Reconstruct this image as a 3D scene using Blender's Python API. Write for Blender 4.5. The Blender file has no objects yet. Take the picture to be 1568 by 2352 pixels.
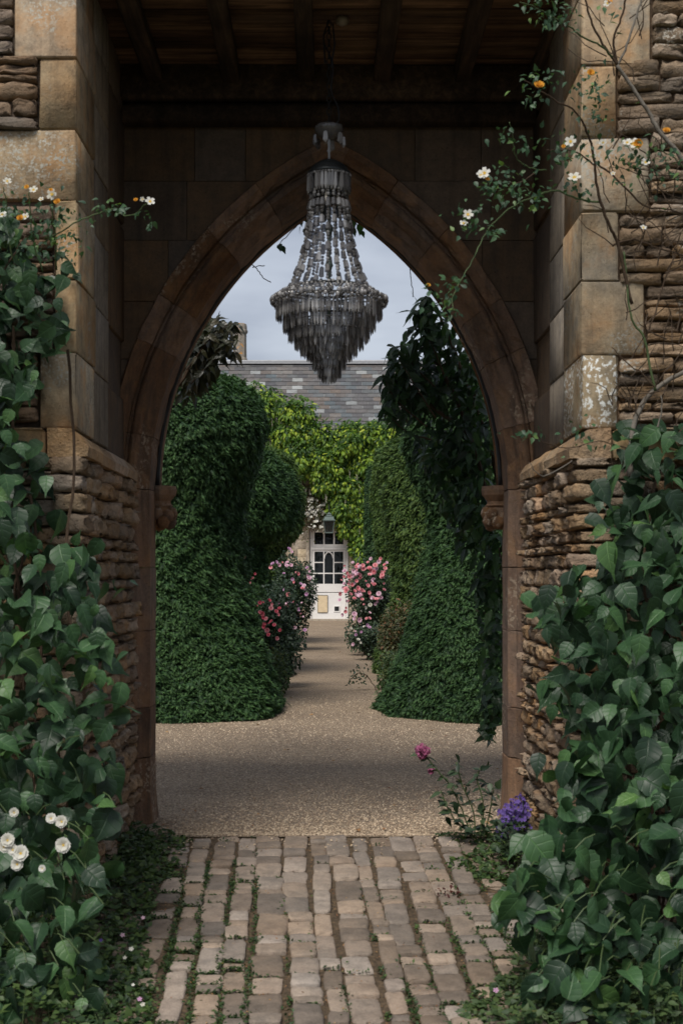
import bpy, math, random
import numpy as np
from mathutils import Vector, Matrix

random.seed(7)
RNG = np.random.default_rng(11)
SC = bpy.context.scene
COL = SC.collection
R = math.radians
PI = math.pi

# ------------------------------------------------------------------ camera
EYE = 1.5
cd = bpy.data.cameras.new('camera')
cam = bpy.data.objects.new('camera', cd); COL.objects.link(cam)
cam.location = (0, 0, EYE); cam.rotation_euler = (R(90), 0, 0)
cd.sensor_fit = 'VERTICAL'; cd.sensor_height = 36.0; cd.sensor_width = 24.0
cd.lens = 50.0
cd.shift_x = 0.01215; cd.shift_y = 0.0608
cd.clip_start = 0.05; cd.clip_end = 3000
cd.dof.use_dof = True; cd.dof.focus_distance = 24.0; cd.dof.aperture_fstop = 7.1
SC.camera = cam

# ------------------------------------------------------------------ sky and sun
SUN_EL, SUN_AZ = R(54), R(-158)       # azimuth of the place the light comes from, clockwise from +Y
w = bpy.data.worlds.new('World'); SC.world = w; w.use_nodes = True
wn = w.node_tree.nodes; wl = w.node_tree.links; wn.clear()
wo = wn.new('ShaderNodeOutputWorld'); wb = wn.new('ShaderNodeBackground')
sky = wn.new('ShaderNodeTexSky'); sky.sky_type = 'NISHITA'; sky.sun_disc = False
sky.sun_elevation = SUN_EL; sky.sun_rotation = SUN_AZ
sky.air_density = 1.0; sky.dust_density = 3.0; sky.ozone_density = 1.5
hs = wn.new('ShaderNodeHueSaturation'); hs.inputs['Saturation'].default_value = 0.62
wl.new(sky.outputs[0], hs.inputs['Color'])
tc = wn.new('ShaderNodeTexCoord')
mp = wn.new('ShaderNodeMapping'); mp.inputs['Scale'].default_value = (1.0, 1.0, 3.2)
wl.new(tc.outputs['Generated'], mp.inputs[0])
cn = wn.new('ShaderNodeTexNoise'); cn.inputs['Scale'].default_value = 4.2; cn.inputs['Detail'].default_value = 5; cn.inputs['Roughness'].default_value = .5
wl.new(mp.outputs[0], cn.inputs['Vector'])
cr = wn.new('ShaderNodeValToRGB')
cr.color_ramp.elements[0].position = .4; cr.color_ramp.elements[0].color = (1.85, 2.1, 2.65, 1)
cr.color_ramp.elements[1].position = .62; cr.color_ramp.elements[1].color = (3.5, 3.8, 4.35, 1)
wl.new(cn.outputs['Fac'], cr.inputs[0])
wm = wn.new('ShaderNodeMixRGB'); wm.inputs[0].default_value = .78
wl.new(hs.outputs[0], wm.inputs[1]); wl.new(cr.outputs[0], wm.inputs[2])
wl.new(wm.outputs[0], wb.inputs['Color']); wb.inputs['Strength'].default_value = 0.0652
wl.new(wb.outputs[0], wo.inputs[0])

sl = bpy.data.lights.new('sun', 'SUN'); sl.energy = 1.5; sl.angle = R(22); sl.color = (1.0, .95, .87)
sun = bpy.data.objects.new('sun', sl); COL.objects.link(sun)
sdir = Vector((math.sin(SUN_AZ) * math.cos(SUN_EL), math.cos(SUN_AZ) * math.cos(SUN_EL), math.sin(SUN_EL)))
sun.rotation_euler = sdir.to_track_quat('Z', 'Y').to_euler(); sun.location = (-20, -20, 30)

vs = SC.view_settings
SC.display_settings.display_device = 'sRGB'
vs.view_transform = 'Standard'; vs.look = 'None'; vs.gamma = 1.0; vs.use_curve_mapping = False; vs.exposure = 1.337
SC.cycles.use_denoising = True
SC.cycles.max_bounces = 8; SC.cycles.diffuse_bounces = 4; SC.cycles.glossy_bounces = 3
SC.cycles.transmission_bounces = 6; SC.cycles.transparent_max_bounces = 12

# ------------------------------------------------------------------ helpers: measuring the place
# plan units: a sight line (u, v) measured on the photograph at 1568 px wide, taken out to distance Y metres
FP, CU, CV = 3266.7, 755.4, 1319.0
def at(u, v, Y):
    return Vector(((u - CU) / FP * Y, Y, EYE - (v - CV) / FP * Y))

# ------------------------------------------------------------------ helpers: materials
class NT:
    def __init__(s, name):
        s.m = bpy.data.materials.new(name); s.m.use_nodes = True
        s.n = s.m.node_tree.nodes; s.l = s.m.node_tree.links; s.n.clear()
        s.out = s.n.new('ShaderNodeOutputMaterial')
        s.p = s.n.new('ShaderNodeBsdfPrincipled'); s.l.new(s.p.outputs[0], s.out.inputs[0])
    def node(s, t, ins=None, **kw):
        nd = s.n.new('ShaderNode' + t)
        for k, v in kw.items(): setattr(nd, k, v)
        for k, v in (ins or {}).items(): s.put(nd.inputs[k], v)
        return nd
    def put(s, sock, v):
        if isinstance(v, bpy.types.NodeSocket): s.l.new(v, sock)
        elif hasattr(v, 'outputs'): s.l.new(v.outputs[0], sock)
        else:
            if isinstance(v, (tuple, list)) and len(v) == 3 and sock.type == 'RGBA': v = (*v, 1)
            sock.default_value = v
    def math(s, op, a, b=0.0, c=None, clamp=False):
        nd = s.n.new('ShaderNodeMath'); nd.operation = op; nd.use_clamp = clamp
        s.put(nd.inputs[0], a); s.put(nd.inputs[1], b)
        if c is not None: s.put(nd.inputs[2], c)
        return nd.outputs[0]
    def mix(s, f, a, b, blend='MIX'):
        nd = s.n.new('ShaderNodeMixRGB'); nd.blend_type = blend
        s.put(nd.inputs[0], f); s.put(nd.inputs[1], a); s.put(nd.inputs[2], b); return nd.outputs[0]
    def ramp(s, f, stops, interp='LINEAR'):
        nd = s.n.new('ShaderNodeValToRGB'); cr = nd.color_ramp; cr.interpolation = interp
        while len(cr.elements) < len(stops): cr.elements.new(.5)
        for e, (p, c) in zip(cr.elements, stops): e.position = p; e.color = (*c, 1) if len(c) == 3 else c
        s.put(nd.inputs[0], f); return nd.outputs[0]
    def pos(s): return s.n.new('ShaderNodeNewGeometry').outputs['Position']
    def noise(s, scale, detail=4, rough=.55, vec=None, dist=0.0):
        nd = s.node('TexNoise', {'Scale': scale, 'Detail': detail, 'Roughness': rough, 'Distortion': dist})
        s.l.new(vec if vec is not None else s.pos(), nd.inputs['Vector']); return nd.outputs['Fac']
    def mapping(s, vec, scale=(1, 1, 1), loc=(0, 0, 0)):
        nd = s.node('Mapping', {'Scale': scale, 'Location': loc}); s.l.new(vec, nd.inputs['Vector']); return nd.outputs[0]
    def rnd(s):
        a = s.n.new('ShaderNodeAttribute'); a.attribute_name = 'rnd'
        o = s.n.new('ShaderNodeObjectInfo')
        return s.math('FRACT', s.math('ADD', a.outputs['Fac'], o.outputs['Random']))
    def bump(s, h, strength=.4, dist=.02):
        nd = s.node('Bump', {'Strength': strength, 'Distance': dist}); s.put(nd.inputs['Height'], h)
        s.l.new(nd.outputs[0], s.p.inputs['Normal'])
    def set(s, col=None, rough=None, spec=None, metal=None):
        if col is not None: s.put(s.p.inputs['Base Color'], col)
        if rough is not None: s.put(s.p.inputs['Roughness'], rough)
        if spec is not None: s.p.inputs['Specular IOR Level'].default_value = spec
        if metal is not None: s.p.inputs['Metallic'].default_value = metal
        return s.m

M = {}
def stone(name, c0, c1, c2, fine=38, bumps=.5, dist=.012, var=.35, lichen=None, streak=0.0, rough=.92, stain=(.05, .045, .04), stain_amt=.45, ochre=0.0):
    t = NT(name)
    big = t.noise(3.1, 5, .6); mid = t.noise(13, 5, .65); fin = t.noise(fine * 2.2, 4, .7)
    col = t.ramp(big, [(.3, c0), (.5, c1), (.7, c2)])
    col = t.mix(t.math('MULTIPLY', t.ramp(mid, [(.42, (0, 0, 0)), (.68, (1, 1, 1))]), stain_amt), col, stain)
    r = t.rnd()
    v = t.math('ADD', t.math('MULTIPLY', r, var), 1 - var / 2)
    hsv = t.node('HueSaturation', {'Saturation': t.math('ADD', .75, t.math('MULTIPLY', t.math('FRACT', t.math('MULTIPLY', r, 7.3)), .45)), 'Value': v, 'Color': col})
    col = hsv.outputs[0]
    col = t.mix(.5, col, t.ramp(fin, [(.25, (.5, .5, .5)), (.75, (1.25, 1.25, 1.25))]), 'MULTIPLY')
    pit = t.node('TexVoronoi', {'Scale': fine * 1.3}); t.l.new(t.pos(), pit.inputs['Vector'])
    pf = t.ramp(pit.outputs['Distance'], [(.06, (0, 0, 0)), (.2, (1, 1, 1))])
    col = t.mix(.35, col, pf, 'MULTIPLY')
    if ochre:
        col = t.mix(t.math('MULTIPLY', t.ramp(t.noise(4.6, 5, .62), [(.5, (0, 0, 0)), (.62, (1, 1, 1))]), ochre), col, (.42, .22, .085))
    if streak:
        sv = t.noise(1, 4, .6, vec=t.mapping(t.pos(), (16, 16, 1.1)))
        col = t.mix(t.math('MULTIPLY', t.ramp(sv, [(.5, (0, 0, 0)), (.68, (1, 1, 1))]), streak), col, (.035, .03, .026))
    if lichen:
        lm = t.math('MULTIPLY', t.ramp(t.noise(lichen[1], 5, .62), [(.53, (0, 0, 0)), (.57, (1, 1, 1))]), t.ramp(t.noise(lichen[3], 3), [(lichen[2], (0, 0, 0)), (lichen[2] + .06, (1, 1, 1))]))
        col = t.mix(lm, col, lichen[0])
    h = t.math('ADD', t.math('MULTIPLY', mid, .9), t.math('MULTIPLY', fin, .35))
    h = t.math('ADD', h, t.math('MULTIPLY', pf, .12))
    t.bump(h, bumps, dist)
    M[name] = t.set(col, rough, .25); return M[name]

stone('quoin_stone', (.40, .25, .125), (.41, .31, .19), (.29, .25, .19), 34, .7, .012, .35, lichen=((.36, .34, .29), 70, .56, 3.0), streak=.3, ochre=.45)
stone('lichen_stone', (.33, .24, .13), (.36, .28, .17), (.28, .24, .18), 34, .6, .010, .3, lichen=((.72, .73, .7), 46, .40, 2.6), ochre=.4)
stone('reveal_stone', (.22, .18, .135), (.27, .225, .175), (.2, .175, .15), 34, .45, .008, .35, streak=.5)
stone('chamber_stone', (.10, .065, .042), (.135, .092, .06), (.09, .068, .05), 30, .4, .008, .3, streak=.4)  # darker copy of the stone, putting the chamber's shade into its colour
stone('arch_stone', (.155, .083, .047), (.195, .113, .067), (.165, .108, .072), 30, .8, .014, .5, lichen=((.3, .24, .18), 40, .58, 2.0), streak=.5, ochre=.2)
stone('rubble_stone', (.44, .27, .15), (.38, .27, .175), (.30, .24, .175), 26, 1.0, .035, .6)
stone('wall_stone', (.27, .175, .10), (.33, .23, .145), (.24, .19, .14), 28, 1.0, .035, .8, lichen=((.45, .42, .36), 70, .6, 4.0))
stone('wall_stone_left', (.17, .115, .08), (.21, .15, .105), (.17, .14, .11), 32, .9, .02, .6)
stone('mortar', (.10, .07, .045), (.13, .09, .06), (.09, .065, .05), 60, .8, .02, .1)
stone('cobble_stone', (.22, .168, .13), (.275, .218, .172), (.195, .163, .135), 40, .8, .012, .75, streak=0, rough=.8, stain_amt=.4)
stone('house_stone', (.42, .34, .24), (.47, .39, .29), (.4, .34, .27), 20, .3, .01, .18)
stone('chimney_stone', (.27, .23, .19), (.33, .29, .24), (.25, .22, .19), 12, .5, .02, .3, lichen=((.5, .24, .06), 14, .58, 2.4))

t = NT('soil'); t.bump(t.noise(60, 5, .7), .8, .01)
M['soil'] = t.set(t.ramp(t.noise(45, 4, .7), [(.3, (.035, .026, .018)), (.55, (.09, .065, .042)), (.75, (.2, .13, .075))]), .95, .2)
t = NT('ground_earth'); t.bump(t.noise(8, 5, .7), .6, .03)
M['ground_earth'] = t.set(t.ramp(t.noise(2.5, 5, .7), [(.3, (.07, .07, .035)), (.6, (.11, .10, .055)), (.8, (.15, .125, .09))]), .95, .2)

t = NT('gravel')
v = t.node('TexVoronoi', {'Scale': 92.0}); t.l.new(t.pos(), v.inputs['Vector'])
sep = t.node('SeparateColor', {'Color': v.outputs['Color']})
gc = t.ramp(sep.outputs[0], [(0, (.26, .195, .14)), (.35, (.37, .287, .205)), (.7, (.45, .36, .265)), (.95, (.53, .435, .33))])
gc = t.mix(1, gc, t.ramp(v.outputs['Distance'], [(.25, (1, 1, 1)), (.75, (.6, .57, .55))]), 'MULTIPLY')
gc = t.mix(.6, gc, t.ramp(t.noise(1.3, 4, .6), [(.3, (.72, .7, .7)), (.65, (1.12, 1.1, 1.06))]), 'MULTIPLY')
gc = t.mix(.75, gc, t.ramp(t.noise(30, 6, .8), [(.34, (.55, .53, .52)), (.5, (1, 1, 1)), (.66, (1.3, 1.28, 1.24))]), 'MULTIPLY')
t.bump(t.math('ADD', t.math('MULTIPLY', v.outputs['Distance'], -1.0), t.math('MULTIPLY', t.noise(5, 3), .6)), .9, .02)
M['gravel'] = t.set(gc, .9, .25)
t = NT('pebble')
M['pebble'] = t.set(t.ramp(t.rnd(), [(0, (.22, .16, .115)), (.3, (.33, .25, .175)), (.65, (.42, .325, .23)), (1, (.52, .42, .31))]), .85, .3)

def wood(name, a, b, c, sc):
    t = NT(name)
    vec = t.mapping(t.pos(), sc)
    n1 = t.noise(1, 6, .7, vec=vec, dist=.6); n2 = t.noise(2.3, 4, .6)
    col = t.ramp(n1, [(.28, a), (.5, b), (.72, c)])
    col = t.mix(.7, col, t.ramp(n2, [(.35, (.35, .33, .32)), (.7, (1.2, 1.15, 1.1))]), 'MULTIPLY')
    r = t.rnd(); col = t.node('HueSaturation', {'Value': t.math('ADD', .65, t.math('MULTIPLY', r, .7)), 'Color': col}).outputs[0]
    t.bump(n1, .7, .012); M[name] = t.set(col, .85, .25)
wood('ceiling_wood', (.03, .018, .012), (.18, .11, .066), (.34, .21, .125), (2.0, 26, 26))
wood('joist_wood', (.022, .016, .012), (.06, .042, .03), (.13, .085, .055), (26, 2, 26))

def leaf(name, dark, mid, lite, rough=.45, trans=.25, veins=0.0, spec=.4, tip=None, grow=None):
    t = NT(name)
    r = t.rnd()
    col = t.ramp(r, [(0, dark), (.55, mid), (.9, lite), (1, tip or lite)])
    if grow:
        uv = t.node('UVMap'); sp = t.node('SeparateXYZ', {'Vector': uv.outputs[0]})
        col = t.mix(t.math('MULTIPLY', t.ramp(sp.outputs[1], [(.35, (0, 0, 0)), (1, (1, 1, 1))]), t.math('ADD', .25, t.math('MULTIPLY', r, .75))), col, grow)
    if veins:
        uv = t.node('UVMap'); sp = t.node('SeparateXYZ', {'Vector': uv.outputs[0]})
        u = t.math('ABSOLUTE', sp.outputs[0]); vv = sp.outputs[1]
        midr = t.ramp(u, [(.0, (1, 1, 1)), (.07, (0, 0, 0))])
        sv = t.math('FRACT', t.math('MULTIPLY', t.math('SUBTRACT', vv, t.math('MULTIPLY', u, .24)), 5.0))
        side = t.ramp(t.math('ABSOLUTE', t.math('SUBTRACT', sv, .5)), [(.0, (1, 1, 1)), (.12, (0, 0, 0))])
        vm = t.math('MAXIMUM', midr, t.math('MULTIPLY', side, .4))
        col = t.mix(t.math('MULTIPLY', vm, veins), col, t.mix(1, col, (1.9, 1.75, 1.6), 'MULTIPLY'))
        blot = t.noise(26, 3, .6)
        col = t.mix(.5, col, t.ramp(blot, [(.3, (.72, .75, .75)), (.7, (1.2, 1.2, 1.15))]), 'MULTIPLY')
        t.bump(t.math('ADD', t.math('MULTIPLY', vm, -.8), t.math('MULTIPLY', t.math('ABSOLUTE', t.math('SUBTRACT', sv, .5)), .25)), .5, .005)
    t.set(col, rough, spec)
    tr = t.node('BsdfTranslucent'); t.put(tr.inputs[0], t.mix(1, col, (1.3, 1.5, .7), 'MULTIPLY'))
    mx = t.node('MixShader', {0: trans}); t.l.new(t.p.outputs[0], mx.inputs[1]); t.l.new(tr.outputs[0], mx.inputs[2])
    t.l.new(mx.outputs[0], t.out.inputs[0]); M[name] = t.m
leaf('big_leaf', (.010, .027, .013), (.024, .06, .025), (.046, .105, .04), .46, .2, veins=1.0, spec=.4, tip=(.075, .15, .04))
leaf('glossy_leaf', (.010, .025, .012), (.022, .055, .022), (.042, .095, .034), .38, .28, veins=.5, spec=.35, tip=(.06, .12, .035))
leaf('russet_leaf', (.02, .022, .012), (.035, .04, .018), (.06, .05, .022), .35, .2, veins=.3)
leaf('yew_leaf', (.007, .022, .010), (.018, .05, .019), (.032, .078, .026), .6, .15, spec=.25, grow=(.085, .165, .05))
leaf('yew_leaf_light', (.010, .028, .011), (.024, .06, .019), (.05, .10, .026), .6, .2, spec=.25, grow=(.14, .21, .045))
leaf('vine_leaf', (.022, .06, .012), (.085, .175, .022), (.25, .37, .035), .5, .35, tip=(.43, .49, .06))
leaf('rose_leaf', (.012, .026, .016), (.025, .05, .024), (.045, .075, .032), .5, .2)
leaf('herb_leaf', (.022, .045, .018), (.05, .085, .028), (.075, .115, .035), .6, .25, tip=(.11, .12, .04))
leaf('rust_leaf', (.04, .045, .02), (.06, .075, .026), (.11, .075, .03), .6, .25, tip=(.16, .075, .035))
leaf('weed_leaf', (.018, .04, .014), (.035, .07, .022), (.07, .115, .03), .55, .25)
leaf('briar_leaf', (.02, .05, .026), (.035, .08, .038), (.06, .12, .05), .5, .25, tip=(.12, .2, .045))
leaf('litter', (.14, .05, .02), (.24, .12, .05), (.33, .2, .09), .8, .1)

def plain(name, col, rough=.6, spec=.4, metal=0, var=0.0, bumpy=0.0, trans=0.0):
    t = NT(name)
    c = col
    n = t.noise(9, 4, .6)
    c = t.mix(var, col, t.ramp(n, [(.25, (.55, .5, .45)), (.7, (1.15, 1.15, 1.15))]), 'MULTIPLY') if var else col
    if bumpy: t.bump(t.noise(40, 4, .65), bumpy, .01)
    t.set(c, rough, spec, metal)
    if trans:
        tr = t.node('BsdfTranslucent', {0: col}); mx = t.node('MixShader', {0: trans})
        t.l.new(t.p.outputs[0], mx.inputs[1]); t.l.new(tr.outputs[0], mx.inputs[2]); t.l.new(mx.outputs[0], t.out.inputs[0])
    M[name] = t.m
def petal(name, a, b):
    t = NT(name); uv = t.node('UVMap'); sp = t.node('SeparateXYZ', {'Vector': uv.outputs[0]})
    r = t.rnd()
    col = t.mix(t.math('ADD', t.math('MULTIPLY', sp.outputs[1], .6), t.math('MULTIPLY', r, .4)), a, b)
    t.set(col, .7, .2)
    tr = t.node('BsdfTranslucent'); t.put(tr.inputs[0], col)
    mx = t.node('MixShader', {0: .3}); t.l.new(t.p.outputs[0], mx.inputs[1]); t.l.new(tr.outputs[0], mx.inputs[2])
    t.l.new(mx.outputs[0], t.out.inputs[0]); M[name] = t.m
petal('pink_petal', (.66, .16, .2), (.82, .46, .48))
petal('deep_pink_petal', (.60, .07, .12), (.76, .22, .27))
petal('pale_petal', (.62, .34, .45), (.78, .60, .68))
petal('mauve_petal', (.42, .2, .36), (.6, .4, .56))
petal('white_petal', (.5, .47, .36), (.7, .7, .67))
petal('yellow_petal', (.55, .22, .02), (.68, .36, .05))
petal('purple_petal', (.11, .06, .30), (.24, .17, .48))
petal('magenta_petal', (.26, .05, .13), (.42, .14, .26))
petal('stamen', (.6, .35, .05), (.7, .5, .1))

plain('green_stem', (.055, .085, .03), .6, .3, var=.4)
plain('brown_stem', (.06, .04, .026), .85, .2, var=.5, bumpy=.5)
plain('grey_stem', (.15, .135, .115), .85, .2, var=.6, bumpy=.6)
plain('bark', (.05, .036, .026), .9, .2, var=.5, bumpy=.7)
plain('white_paint', (.70, .68, .66), .5, .4, var=.12)
plain('cream_paint', (.62, .50, .33), .6, .3, var=.3)
plain('dark_metal', (.035, .04, .042), .45, .5, .6, var=.3)
plain('chain_metal', (.02, .02, .022), .5, .5, .7)
plain('verdigris', (.10, .135, .125), .6, .4, .2, var=.5)
plain('lead', (.30, .31, .33), .6, .4, 0, var=.5)
plain('black_rubber', (.012, .012, .013), .5, .4)
plain('brass_dark', (.06, .05, .04), .4, .5, .8)
plain('ivory', (.45, .42, .36), .4, .4)
plain('porcelain', (.2, .17, .13), .35, .5)
plain('room_dark', (.02, .02, .02), .9, .1)
plain('paper', (.45, .42, .34), .8, .2, var=.2)
plain('twig', (.07, .05, .035), .9, .2)

t = NT('window_glass'); t.set((.012, .015, .016), .03, .5); t.p.inputs['IOR'].default_value = 1.5
gl = t.node('BsdfTransparent', {0: (.75, .8, .8)}); mx = t.node('MixShader', {0: .35})
t.bump(t.noise(2.2, 2, .5), .12, .05)
t.l.new(t.p.outputs[0], mx.inputs[1]); t.l.new(gl.outputs[0], mx.inputs[2]); t.l.new(mx.outputs[0], t.out.inputs[0]); M['window_glass'] = t.m
t = NT('crystal')
r = t.rnd()
t.set(t.ramp(r, [(0, (.11, .105, .105)), (.6, (.22, .215, .215)), (1, (.55, .54, .54))]), .07, .9)
tr = t.node('BsdfTransparent', {0: (.62, .61, .62)}); lw = t.node('LayerWeight', {'Blend': .35})
mx = t.node('MixShader', {0: .5}); t.l.new(t.p.outputs[0], mx.inputs[1]); t.l.new(tr.outputs[0], mx.inputs[2]); t.l.new(mx.outputs[0], t.out.inputs[0]); M['crystal'] = t.m
t = NT('slate')
r = t.rnd()
sc_ = t.ramp(r, [(0, (.06, .062, .07)), (.25, (.10, .096, .098)), (.4, (.115, .10, .092)), (.55, (.078, .096, .108)), (.72, (.12, .118, .12)), (.84, (.13, .105, .09)), (.9, (.17, .18, .185)), (1, (.26, .27, .27))])
sc_ = t.mix(.75, sc_, t.ramp(t.noise(6, 5, .7), [(.3, (.6, .58, .56)), (.7, (1.25, 1.25, 1.25))]), 'MULTIPLY')
lm = t.math('MULTIPLY', t.ramp(t.noise(16, 4, .7), [(.58, (0, 0, 0)), (.66, (1, 1, 1))]), t.ramp(t.noise(.9, 3), [(.5, (0, 0, 0)), (.62, (.8, .8, .8))]))
sc_ = t.mix(lm, sc_, (.07, .05, .04))
t.bump(t.noise(30, 4, .6), .3, .01); M['slate'] = t.set(sc_, .75, .35)

# ------------------------------------------------------------------ helpers: objects
def link(o, parent=None):
    COL.objects.link(o)
    if parent is not None: o.parent = parent
    return o
def tag(o, label=None, cat=None, group=None, kind=None):
    if label: o['label'] = label
    if cat: o['category'] = cat
    if group: o['group'] = group
    if kind: o['kind'] = kind
    return o
def thing(name, label, cat, loc=(0, 0, 0), group=None):
    o = bpy.data.objects.new(name, None); o.empty_display_size = .1; link(o)
    o.location = loc; bpy.context.view_layer.update() if False else None
    return tag(o, label, cat, group)
def under(o, parent):
    """parent o keeping its world coordinates (all things are unrotated, unscaled)"""
    o.parent = parent
    l = parent.location; p = parent.parent
    o.matrix_parent_inverse = Matrix.Translation(-l) if p is None else Matrix.Identity(4)
    return o
def raw(name, V, F, mat, uv=None, rnd=None, smooth=False):
    """V (n,3); F list of index lists, or an (m,4) array"""
    me = bpy.data.meshes.new(name)
    V = np.asarray(V, dtype=np.float32)
    if isinstance(F, np.ndarray):
        m, k = F.shape
        me.vertices.add(len(V)); me.vertices.foreach_set('co', V.ravel())
        me.loops.add(m * k); me.loops.foreach_set('vertex_index', F.astype(np.int32).ravel())
        me.polygons.add(m); me.polygons.foreach_set('loop_start', np.arange(0, m * k, k, dtype=np.int32))
        me.update(calc_edges=True)
    else:
        me.from_pydata(V.tolist(), [], [list(f) for f in F]); me.update()
    if uv is not None:
        ul = me.uv_layers.new(name='UVMap')
        li = np.empty(len(me.loops), dtype=np.int32); me.loops.foreach_get('vertex_index', li)
        ul.data.foreach_set('uv', np.asarray(uv, dtype=np.float32)[li].ravel())
    if rnd is not None:
        a = me.attributes.new('rnd', 'FLOAT', 'POINT'); a.data.foreach_set('value', np.asarray(rnd, dtype=np.float32))
    if smooth: me.polygons.foreach_set('use_smooth', np.ones(len(me.polygons), dtype=bool))
    if mat: me.materials.append(M[mat])
    return me
def obj(name, me, parent=None, mat4=None):
    o = bpy.data.objects.new(name, me); link(o)
    if mat4 is not None: o.matrix_world = mat4
    if parent is not None: under(o, parent)
    return o

class MB:
    def __init__(s): s.v = []; s.f = []; s.r = []
    def add(s, V, F, r=None):
        b = len(s.v); s.v.extend([tuple(p) for p in V]); s.f.extend([[b + i for i in f] for f in F])
        s.r.extend([random.random() if r is None else r] * len(V)); return s
    def box(s, x0, x1, y0, y1, z0, z1):
        V = [(x, y, z) for x in (x0, x1) for y in (y0, y1) for z in (z0, z1)]
        return s.add(V, [(0, 1, 3, 2), (4, 6, 7, 5), (0, 4, 5, 1), (2, 3, 7, 6), (0, 2, 6, 4), (1, 5, 7, 3)])
    def tube(s, P, rad, n=6, r=None):
        V, F = tube(P, rad, n); return s.add(V, F, r)
    def lathe(s, prof, cx, cy, n=20, r=None):
        V = []; F = []
        for (rr, z) in prof:
            for k in range(n):
                a = 2 * PI * k / n; V.append((cx + rr * math.cos(a), cy + rr * math.sin(a), z))
        for i in range(len(prof) - 1):
            for k in range(n):
                k2 = (k + 1) % n; F.append((i * n + k, i * n + k2, (i + 1) * n + k2, (i + 1) * n + k))
        F.append(list(range(n))[::-1]); F.append([(len(prof) - 1) * n + k for k in range(n)])
        return s.add(V, F, r)
    def mesh(s, name, mat, smooth=False): return raw(name, s.v, s.f, mat, rnd=s.r, smooth=smooth)
    def build(s, name, mat, parent=None, smooth=False): return obj(name, s.mesh(name, mat, smooth), parent)

def tube(P, rad, n=6):
    P = [Vector(p) for p in P]; m = len(P)
    rad = rad if hasattr(rad, '__len__') else [rad] * m
    V = []; F = []; up = Vector((.3, .2, 1)).normalized()
    for i, p in enumerate(P):
        d = (P[min(i + 1, m - 1)] - P[max(i - 1, 0)]).normalized()
        a = d.cross(up)
        if a.length < 1e-3: a = d.cross(Vector((1, 0, 0)))
        a.normalize(); b = d.cross(a)
        for k in range(n):
            t_ = 2 * PI * k / n; V.append(p + (a * math.cos(t_) + b * math.sin(t_)) * rad[i])
    for i in range(m - 1):
        for k in range(n):
            k2 = (k + 1) % n; F.append((i * n + k, i * n + k2, (i + 1) * n + k2, (i + 1) * n + k))
    F.append(list(range(n))[::-1]); F.append([(m - 1) * n + k for k in range(n)])
    return V, F
def smooth_path(P, k=4, wob=0.0):
    P = [Vector(p) for p in P]; out = []
    for i in range(len(P) - 1):
        p0, p1, p2, p3 = P[max(i - 1, 0)], P[i], P[i + 1], P[min(i + 2, len(P) - 1)]
        for j in range(k):
            t_ = j / k
            q = .5 * ((2 * p1) + (p2 - p0) * t_ + (2 * p0 - 5 * p1 + 4 * p2 - p3) * t_ ** 2 + (3 * p1 - p0 - 3 * p2 + p3) * t_ ** 3)
            if wob: q += Vector((random.uniform(-wob, wob), random.uniform(-wob, wob), random.uniform(-wob, wob)))
            out.append(q)
    out.append(P[-1]); return out

def grid_box(cuts):
    """surface of a cube as a welded grid; cuts = coordinates in -1..1 used on each axis"""
    n = len(cuts); idx = {}; V = []; F = []
    def vid(i, j, k):
        if (i, j, k) not in idx: idx[(i, j, k)] = len(V); V.append((cuts[i], cuts[j], cuts[k]))
        return idx[(i, j, k)]
    e = n - 1
    for a in range(e):
        for b in range(e):
            F.append((vid(0, a, b), vid(0, a, b + 1), vid(0, a + 1, b + 1), vid(0, a + 1, b)))
            F.append((vid(e, a, b), vid(e, a + 1, b), vid(e, a + 1, b + 1), vid(e, a, b + 1)))
            F.append((vid(a, 0, b), vid(a + 1, 0, b), vid(a + 1, 0, b + 1), vid(a, 0, b + 1)))
            F.append((vid(a, e, b), vid(a, e, b + 1), vid(a + 1, e, b + 1), vid(a + 1, e, b)))
            F.append((vid(a, b, 0), vid(a, b + 1, 0), vid(a + 1, b + 1, 0), vid(a + 1, b, 0)))
            F.append((vid(a, b, e), vid(a + 1, b, e), vid(a + 1, b + 1, e), vid(a, b + 1, e)))
    return np.array(V, float), np.array(F, int)
def rough_stone(name, mat, seed, power=7, jit=.09, cuts=(-1, -.45, .35, 1), smooth=True, w=(.6, 1, 1)):
    rg = np.random.default_rng(seed); V, F = grid_box(cuts)
    nrm = (np.abs(V) ** power).sum(1) ** (1 / power); V = V / nrm[:, None]
    V += rg.normal(0, jit, V.shape) * np.array(w); return raw(name, V, F, mat, smooth=smooth)
def block_mesh(name, dims, mat, e=.012, jit=.003, seed=0):
    """ashlar block centred at 0 with worn arrises"""
    rg = np.random.default_rng(seed); V, F = grid_box((-1, -.99, .99, 1)); d = np.array(dims) / 2
    inner = np.sign(V) * np.maximum(d - e, d * .5)
    outer = np.abs(V) > .995
    cnt = outer.sum(1)
    P = np.where(outer, np.sign(V) * d, inner)
    P -= np.sign(V) * outer * (np.where(cnt >= 2, e * .45, 0))[:, None]
    P += rg.normal(0, jit, P.shape); return raw(name, P, F, mat, smooth=False)
def block(name, x0, x1, y0, y1, z0, z1, mat, parent, e=.012, jit=.003, seed=0, label=None):
    me = block_mesh(name, (x1 - x0, y1 - y0, z1 - z0), mat, e, jit, seed)
    o = obj(name, me, parent, Matrix.Translation(((x0 + x1) / 2, (y0 + y1) / 2, (z0 + z1) / 2)))
    if label: o['label'] = label
    return o

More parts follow.
